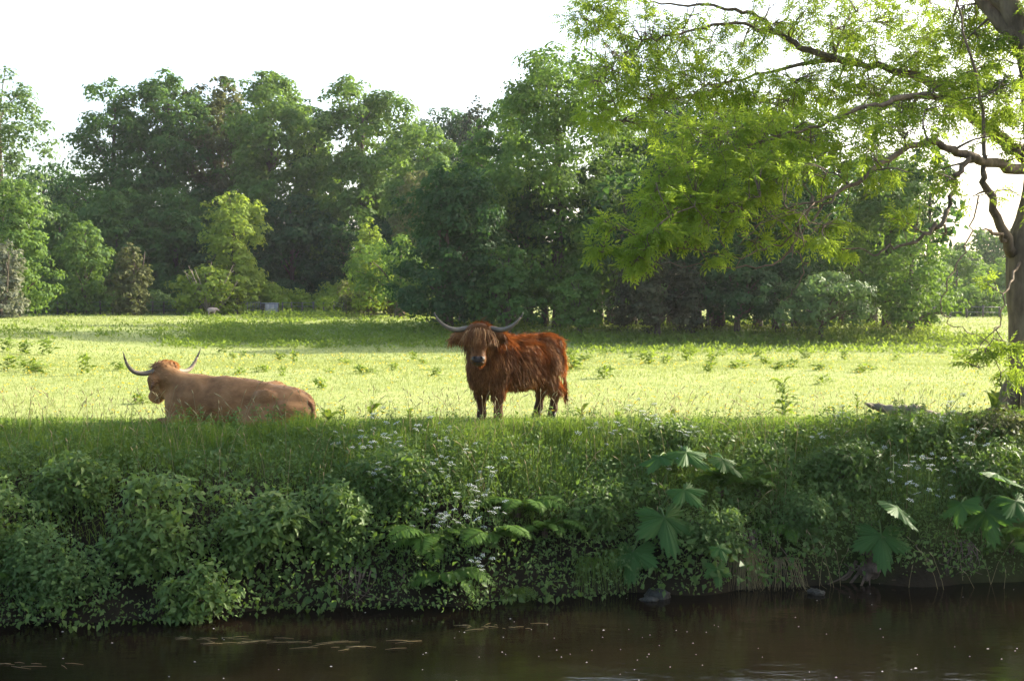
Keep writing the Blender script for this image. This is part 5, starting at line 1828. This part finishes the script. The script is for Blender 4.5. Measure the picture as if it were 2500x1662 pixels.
dock('dock_plant', 'leafy dock just right of the tail of the standing cow', 1420, 1018, 10, .8, 809, .1, d=16.2)
dock('dock_plant', 'low dock on the bank top right of the standing cow', 1510, 1020, 9, .7, 810, d=16.2)
dock('dock_plant', 'low dock on the bank top between the standing cow and the tall plant', 1640, 1016, 8, .6, 811, d=16.3)
dock('burdock_plant', 'tall leafy plant standing alone in front of the pasture on the right', 1915, 1010, 34, .85, 812, .50, d=15.9, pitch=(-.2, .7))
dock('thistle_plant', 'dark slender thistle just left of the fallen log', 2095, 1010, 16, .50, 813, .34, d=15.2, mats='hemlock', which=1)
dock('thistle_plant', 'low dark thistle left of the slender thistle', 2060, 1018, 10, .45, 814, .10, d=15.2, mats='hemlock', which=1)
dock('dock_plant', 'dock with large leaves at the foot of the ash trunk', 2430, 990, 12, 1.1, 815, .2, d=15.2)
dock('ash_suckers', 'bright suckering leaves beside the ash trunk', 2450, 960, 22, .8, 816, .55, d=15.3, pitch=(-.2, .6))
dock('dock_plant', 'dock on the grassy slope below the lying cow', 330, 1075, 9, .7, 817)
dock('thistle_plant', 'grey green thistle on the slope below the head of the lying cow', 300, 1110, 18, .6, 818, .30, mats='hemlock', which=1)
dock('thistle_plant', 'grey green thistle on the slope near the left edge', 90, 1120, 18, .6, 819, .34, mats='hemlock', which=1)

# ---- sedge tussocks with long hanging blades
def tussock(label, px, py, n, L, seed, mat='grass', group='tussocks of long grass on the bank', droop=1.0, name='grass_tussock'):
    rng = np.random.default_rng(seed)
    p = hit(px, py)
    t = thing(name, label, 'grass', p, 0, group)
    g = Geo()
    for i in range(n):
        a = rng.normal(-math.pi / 2, .75)
        r = L * rng.uniform(.6, 1.1)
        o = np.array([rng.normal(0, .06), rng.normal(0, .04), 0])
        e = np.array([math.cos(a), math.sin(a), 0])
        s = np.linspace(0, 1, 6)
        q = o + e * (r * .55 * s ** .8)[:, None] + np.array([0, 0, 1.]) * (r * (.55 * s - droop * s ** 2.3))[:, None]
        q[:, 2] = np.maximum(q[:, 2], WATER_Z - p[2] + .01)
        w = np.linspace(.007, .0015, 6)
        S = np.array([-e[1], e[0], 0])
        V = np.concatenate([q - S * w[:, None] * .5, q + S * w[:, None] * .5 + [0, 0, .001]])
        k = np.arange(5)
        g.add(V, Q=np.column_stack([k, k + 6, k + 7, k + 1]), rq=rng.uniform())
    o = link('blades', g.mesh('blades'), M[mat], t, kind='stuff')
    g = Geo()
    for i in range(5):
        a = i * 1.26
        tube(g, [(0.05 * math.cos(a), .05 * math.sin(a), -.08), (.02 * math.cos(a), .02 * math.sin(a), .03)], [.03, .01], 5)
    link('root_clump', g.mesh('root_clump'), M['roots'], t)
tussock('long bladed sedge hanging to the water right of the ferns', 1500, 1350, 170, .62, 901, droop=1.2)
tussock('second sedge left of the one hanging beside the first big lobed leaf', 1440, 1370, 130, .55, 902, droop=1.2)
tussock('soft green grass tuft dipping in the water under the central ferns', 1265, 1440, 150, .42, 903, droop=1.25)
tussock('grass tussock spilling over the bank left of the white drift', 830, 1175, 190, .50, 904)
tussock('grass tussock spilling over the bank below the standing cow', 1270, 1160, 190, .45, 905)
tussock('grass tussock at the bank edge left of the tall plant', 1720, 1070, 150, .36, 906)
tussock('grass tussock on the slope below the left dock', 210, 1140, 170, .42, 907)
tussock('tall grass tuft among the left hand shrubs', 690, 1230, 60, .55, 908, droop=.6)
tussock('dry brown grass hanging under the bank on the right', 1810, 1345, 190, .62, 909, 'straw', droop=1.45, name='dry_grass')
tussock('dry straw hanging right of the brown grass, one stalk in the water', 1900, 1370, 60, .75, 910, 'straw', droop=1.2, name='dry_grass')

# ---- docks and weeds out in the pasture
def weed_mesh(seed, n=26, L=.2, h=.22):
    rng = np.random.default_rng(seed)
    g = Geo()
    P = np.column_stack([rng.normal(0, .045, n), rng.normal(0, .045, n), rng.uniform(0, h, n)])
    D = unit(np.column_stack([P[:, 0] * 5 + rng.normal(0, .7, n), P[:, 1] * 5 + rng.normal(0, .7, n), rng.uniform(-.3, 1.0, n)]))
    ll = L * rng.uniform(.6, 1.2, n)
    leaves4(g, P, D, unit(np.array([0, 0, 1.]) + rng.normal(0, .4, (n, 3))), ll, ll * .38, np.clip(rng.normal(.5, .3, n), 0, 1), .08, .3)
    return g.mesh('weed')
WM = [weed_mesh(i, 44 + 8 * i, .10 + .02 * (i % 3), .15 + .08 * (i % 3)) for i in range(5)]
def weeds(spots, label, group, seed, smin=.8, smax=1.5, name='dock_clump'):
    rng = np.random.default_rng(seed)
    for ks, (px, py) in enumerate(spots):
        p = hit(px, py, 15.7)
        o = link(name, WM[rng.integers(0, 5)], M['dock'], None, p)
        s = rng.uniform(smin, smax)
        o.scale = (s * rng.uniform(.8, 1.9), s * rng.uniform(.8, 1.5), s * rng.uniform(.7, 1.3))
        o.rotation_euler = (0, 0, rng.uniform(0, 6))
        tag(o, label + ', %s from the left' % ordinal([q[0] for q in spots], ks), 'weed', group)
weeds([(15, 860), (30, 905), (70, 908), (205, 918), (110, 868), (95, 915), (60, 866), (345, 985), (295, 905), (420, 845), (540, 865), (500, 850)],
      'dock clump in the pasture behind the lying cow', 'weeds behind the lying cow', 1)
weeds([(595, 870), (620, 872), (570, 875), (585, 915), (640, 908), (690, 920), (720, 885), (685, 880), (805, 912), (880, 912), (905, 912), (850, 890), (785, 950), (840, 888), (1010, 880), (1035, 890), (1060, 920), (1075, 880),
       (960, 905), (925, 860), (720, 852), (760, 850)],
      'dock clump in the pasture between the two cows', 'weeds between the cows', 2, .55, 1.1)
weeds([(1430, 882), (1470, 868), (1395, 880), (1400, 905), (1475, 925), (1540, 875), (1620, 862), (1625, 890), (1680, 880), (1740, 895), (1760, 870), (1850, 875), (1870, 890), (1965, 875), (1900, 905), (1800, 900),
       (1935, 900), (2000, 905), (2015, 855), (2010, 940), (1730, 910), (1580, 890), (2110, 910), (2300, 865), (1550, 850), (2060, 880), (2190, 880)],
      'dock clump in the pasture right of the standing cow', 'weeds right of the standing cow', 3, .8, 1.4)

def dock_belt():
    """the unbroken belt of docks and nettles in front of the near wood"""
    rng = np.random.default_rng(61)
    g = Geo()
    def put(n, x0, x1, y0, y1, hmin, hmax):
        px = rng.uniform(x0, x1, n); py = rng.uniform(y0, y1, n)
        # turn the photo band into ground positions once, then scatter leaves round each stem
        P = np.array([hit(a, b, 15.7) for a, b in zip(px, py)])
        k = 16
        Pk = np.repeat(P, k, 0) + np.column_stack([rng.normal(0, .28, n * k), rng.normal(0, .28, n * k), np.zeros(n * k)])
        Pk[:, 2] = terrain(Pk[:, 0], Pk[:, 1]) + rng.uniform(0, 1, n * k) * np.repeat(rng.uniform(hmin, hmax, n), k)
        D = unit(rng.normal(0, .7, (n * k, 3)) + [0, 0, .6])
        N = unit(rng.normal(0, .5, (n * k, 3)) + [0, 0, 1.])
        L = rng.uniform(.10, .22, n * k)
        leaves2(g, Pk, D, N, L, L * .5, np.clip(rng.normal(.5, .28, n * k), 0, 1))
    put(620, 1385, 2430, 822, 846, .15, .42)
    put(760, 470, 1160, 772, 841, .08, .28)  # added docks, their dark green deepens the wood's shadow on the pasture
    put(200, 1400, 2380, 845, 866, .08, .22)
    put(130, 390, 1150, 840, 850, .08, .28)
    put(240, 600, 880, 764, 778, .2, .5)
    put(90, 380, 700, 790, 838, .08, .25)
    put(500, 1050, 2300, 790, 820, .15, .4)
    put(90, 0, 560, 768, 830, .05, .2)
    link('dock_belt', g.mesh('belt'), M['dock'], kind='stuff')['label'] = 'belt of docks and nettles along the edge of the wood shadow'
dock_belt()

# ------------------------------------------------------------------ log, rocks, roots, driftwood, foam
def log():
    p = hit(2215, 1000)
    y = 15.35
    x = (2240 - 1250) / F * y
    z = float(terrain(x, y))
    t = thing('fallen_log', 'weathered pale dead log lying on the bank top left of the ash', 'log', (x, y, z))
    rows = [(-.58, .10, .155, .03), (-.46, .08, .13, .055), (-.30, .04, .085, .085), (-.12, .0, .085, .085), (.0, -.02, .085, .10), (.12, -.02, .05, .07), (.28, .0, .02, .055), (.45, .02, .02, .06), (.58, .05, .02, .05), (.72, .08, .0, .04)]
    q = spline(rows, 36)
    q[:, 3] *= .85 + .14 * np.sin(np.arange(36) * 1.9)
    g = Geo(); tube(g, q[:, :3], q[:, 3], 11)
    link('trunk_piece', g.mesh('log', True), M['deadwood'], t)
    g = Geo(); tube(g, [(-.5, .08, .12), (-.60, .06, .165), (-.64, .05, .18)], [.035, .022, .008], 7)
    link('broken_stub', g.mesh('stub', True), M['deadwood'], t)
    g = Geo(); tube(g, [(.62, .05, .03), (.80, -.02, .02), (.95, -.05, .0)], [.03, .02, .01], 7)
    link('side_branch', g.mesh('side_branch', True), M['deadwood'], t)
log()

def rock(label, px, py, r, seed, mat='rock', lift=0., name='rock', sq=.5):
    rng = np.random.default_rng(seed)
    rx, rz = ray(px, py)
    d = (WATER_Z - CAM_H) / rz
    c = rng.normal(0, .25, (7, 3)) * r
    pr = [('e', tuple(ci), (r * rng.uniform(.5, .8), r * rng.uniform(.4, .7), r * sq)) for ci in c]
    V, Q = surface(pr, (-2.2 * r, -2.2 * r, -1.6 * r), (2.2 * r, 2.2 * r, 1.6 * r), r / 9, r * .06)
    V = V + (np.sin(V[:, [1, 2, 0]] * 9 / r + seed) * .06 + np.sin(V[:, [2, 0, 1]] * 19 / r + seed * 2) * .035) * r
    o = link(name, mk_mesh('rock', V, [Q], np.full(len(Q), .5), True), M[mat], None, (rx * d, d, WATER_Z + lift))
    tag(o, label, 'rock')
rock('dark wet rock at the waterline below the largest lobed leaf', 1612, 1458, .14, 1)
rock('small flat pale stone just breaking the water on the right', 1998, 1450, .085, 2, 'rock', .0, 'stone', .35)
rock('low dark stone beside the wet rock', 1580, 1463, .08, 3, 'rock', 0, 'stone', .4)

def root_snag():
    rng = np.random.default_rng(63)
    p = hit(2110, 1385)
    t = thing('root_snag', 'pale broken root stump with thin roots at the waterline on the right', 'stump', p + np.array([0, -.06, 0]))
    for i in range(15):
        a = rng.uniform(math.pi * .9, 2.1 * math.pi)
        e = np.array([math.cos(a) * rng.uniform(.15, .6), math.sin(a) * .25, rng.uniform(-.4, .12)])
        q = spline([(rng.normal(0, .06), .05, rng.normal(.02, .05)), e * .5 + rng.normal(0, .05, 3), e], 8)
        g = Geo(); tube(g, q, np.linspace(.022, .004, 8) * rng.uniform(.5, 1.1), 6)
        link('root', g.mesh('root', True), M['roots'], t)
    pr = [('e', tuple(rng.normal(0, .07, 3) + np.array([.04, -.06, -.02])), tuple(rng.uniform(.035, .085, 3))) for _ in range(9)]
    V, Q = surface(pr, (-.32, -.38, -.3), (.42, .25, .3), .018, .008)
    V = V + .010 * np.sin(V[:, [1, 2, 0]] * 55) + .006 * np.sin(V[:, [2, 0, 1]] * 120)
    link('stump_body', mk_mesh('stump', V, [Q], np.full(len(Q), .5), True), M['roots'], t)
root_snag()

def hanging_roots(label, px, py, n, w, L, seed):
    rng = np.random.default_rng(seed)
    p = hit(px, py) + np.array([0, -.12, .1])
    t = thing('exposed_roots', label, 'roots', p, 0, 'bare roots under the bank')
    for i in range(n):
        x = rng.normal(0, w)
        l = L * rng.uniform(.6, 1.1)
        q = spline([(x, .1, .05), (x + rng.normal(0, .03), -.06, -.02), (x + rng.normal(0, .07), -.08, -l * .6), (x + rng.normal(0, .12), -.06, max(-l, WATER_Z - p[2] - .03))], 8)
        g = Geo(); tube(g, q, np.linspace(.008, .003, 8), 4)
        link('root', g.mesh('root'), M['roots'], t)
hanging_roots('thin brown roots hanging in the dark hollow below the upright ferns', 1810, 1330, 22, .16, .45, 1)
hanging_roots('thin roots in the hollow below the rightmost hogweed', 2300, 1350, 14, .25, .35, 2)
hanging_roots('thin roots behind the shrub with leaves dipping in the water', 880, 1420, 12, .22, .3, 3)

def on_water(px, py):
    rx, rz = ray(px, py)
    d = (WATER_Z - CAM_H) / rz
    return np.array((rx * d, d, WATER_Z))

def rafts():
    rng = np.random.default_rng(64)
    for label, px, py, n, L in (('raft of pale floating straws below the soft green grass tuft', 1215, 1531, 14, .26), ('long line of floating straws left of the central ferns', 700, 1568, 16, .42),
                                ('scattered floating straws under the left hand shrubs', 520, 1558, 9, .28), ('floating straws at the bottom left of the river', 60, 1625, 9, .34), ('thin line of floating straws nearer the camera, left of centre', 830, 1580, 8, .35)):
        p = on_water(px, py)
        t = thing('floating_straw', label, 'straw', p + np.array([0, 0, .003]), 0, 'straws drifting on the river')
        for i in range(n):
            x, y = rng.normal(0, L * .9), rng.normal(0, .05)
            a = rng.normal(0, .35)
            l = L * rng.uniform(.1, .75)
            dx, dy = math.cos(a) * l / 2, math.sin(a) * l / 2
            g = Geo(); tube(g, [(x - dx, y - dy, .002), (x, y + rng.normal(0, .008), .006), (x + dx, y + dy, .002)], [.0012, .0022, .001], 4)
            link('straw', g.mesh('straw'), M['straw'], t)
rafts()

def foam():
    rng = np.random.default_rng(65)
    g = Geo()
    n = 330
    y = rng.uniform(9.6, 13.3, n)
    x = rng.uniform(-.45, .45, n) * y
    keep = (y < water_edge(x) - .1) & (rng.uniform(size=n) < np.clip(.35 + .5 * wob(x * .8, y * 1.2, 3) + .25 * ss(12.5, 10, y), .08, 1))
    th = np.linspace(0, 2 * np.pi, 6, endpoint=False)
    for a, b in zip(x[keep], y[keep]):
        r = .003 + .005 * rng.uniform() ** 3
        k = rng.uniform(1, 2.2)
        V = np.concatenate([[(a, b, WATER_Z + .006)], np.column_stack([a + r * k * np.cos(th), b + r * np.sin(th), np.full(6, WATER_Z + .0015)])])
        g.add(V, T=[(0, 1 + j, 1 + (j + 1) % 6) for j in range(6)])
    link('foam_flecks', g.mesh('foam'), M['foam'], kind='stuff')['label'] = 'small white foam flecks and petals drifting on the dark river'
foam()

# ------------------------------------------------------------------ the summer haze
def haze():
    g = Geo()
    box_geo(g, (-880, -55, -4.5), (880, 1490, 48))
    m, nt, out = new_mat('summer_haze')
    v = nt.nodes.new('ShaderNodeVolumePrincipled')
    v.inputs['Color'].default_value = (.93, .96, 1.0, 1)
    v.inputs['Density'].default_value = .00016
    v.inputs['Anisotropy'].default_value = .35
    nt.links.new(v.outputs[0], out.inputs['Volume'])
    o = link('haze', g.mesh('haze'), m, kind='stuff')
    o['label'] = 'thin pale summer haze in the air over the pasture'
haze()
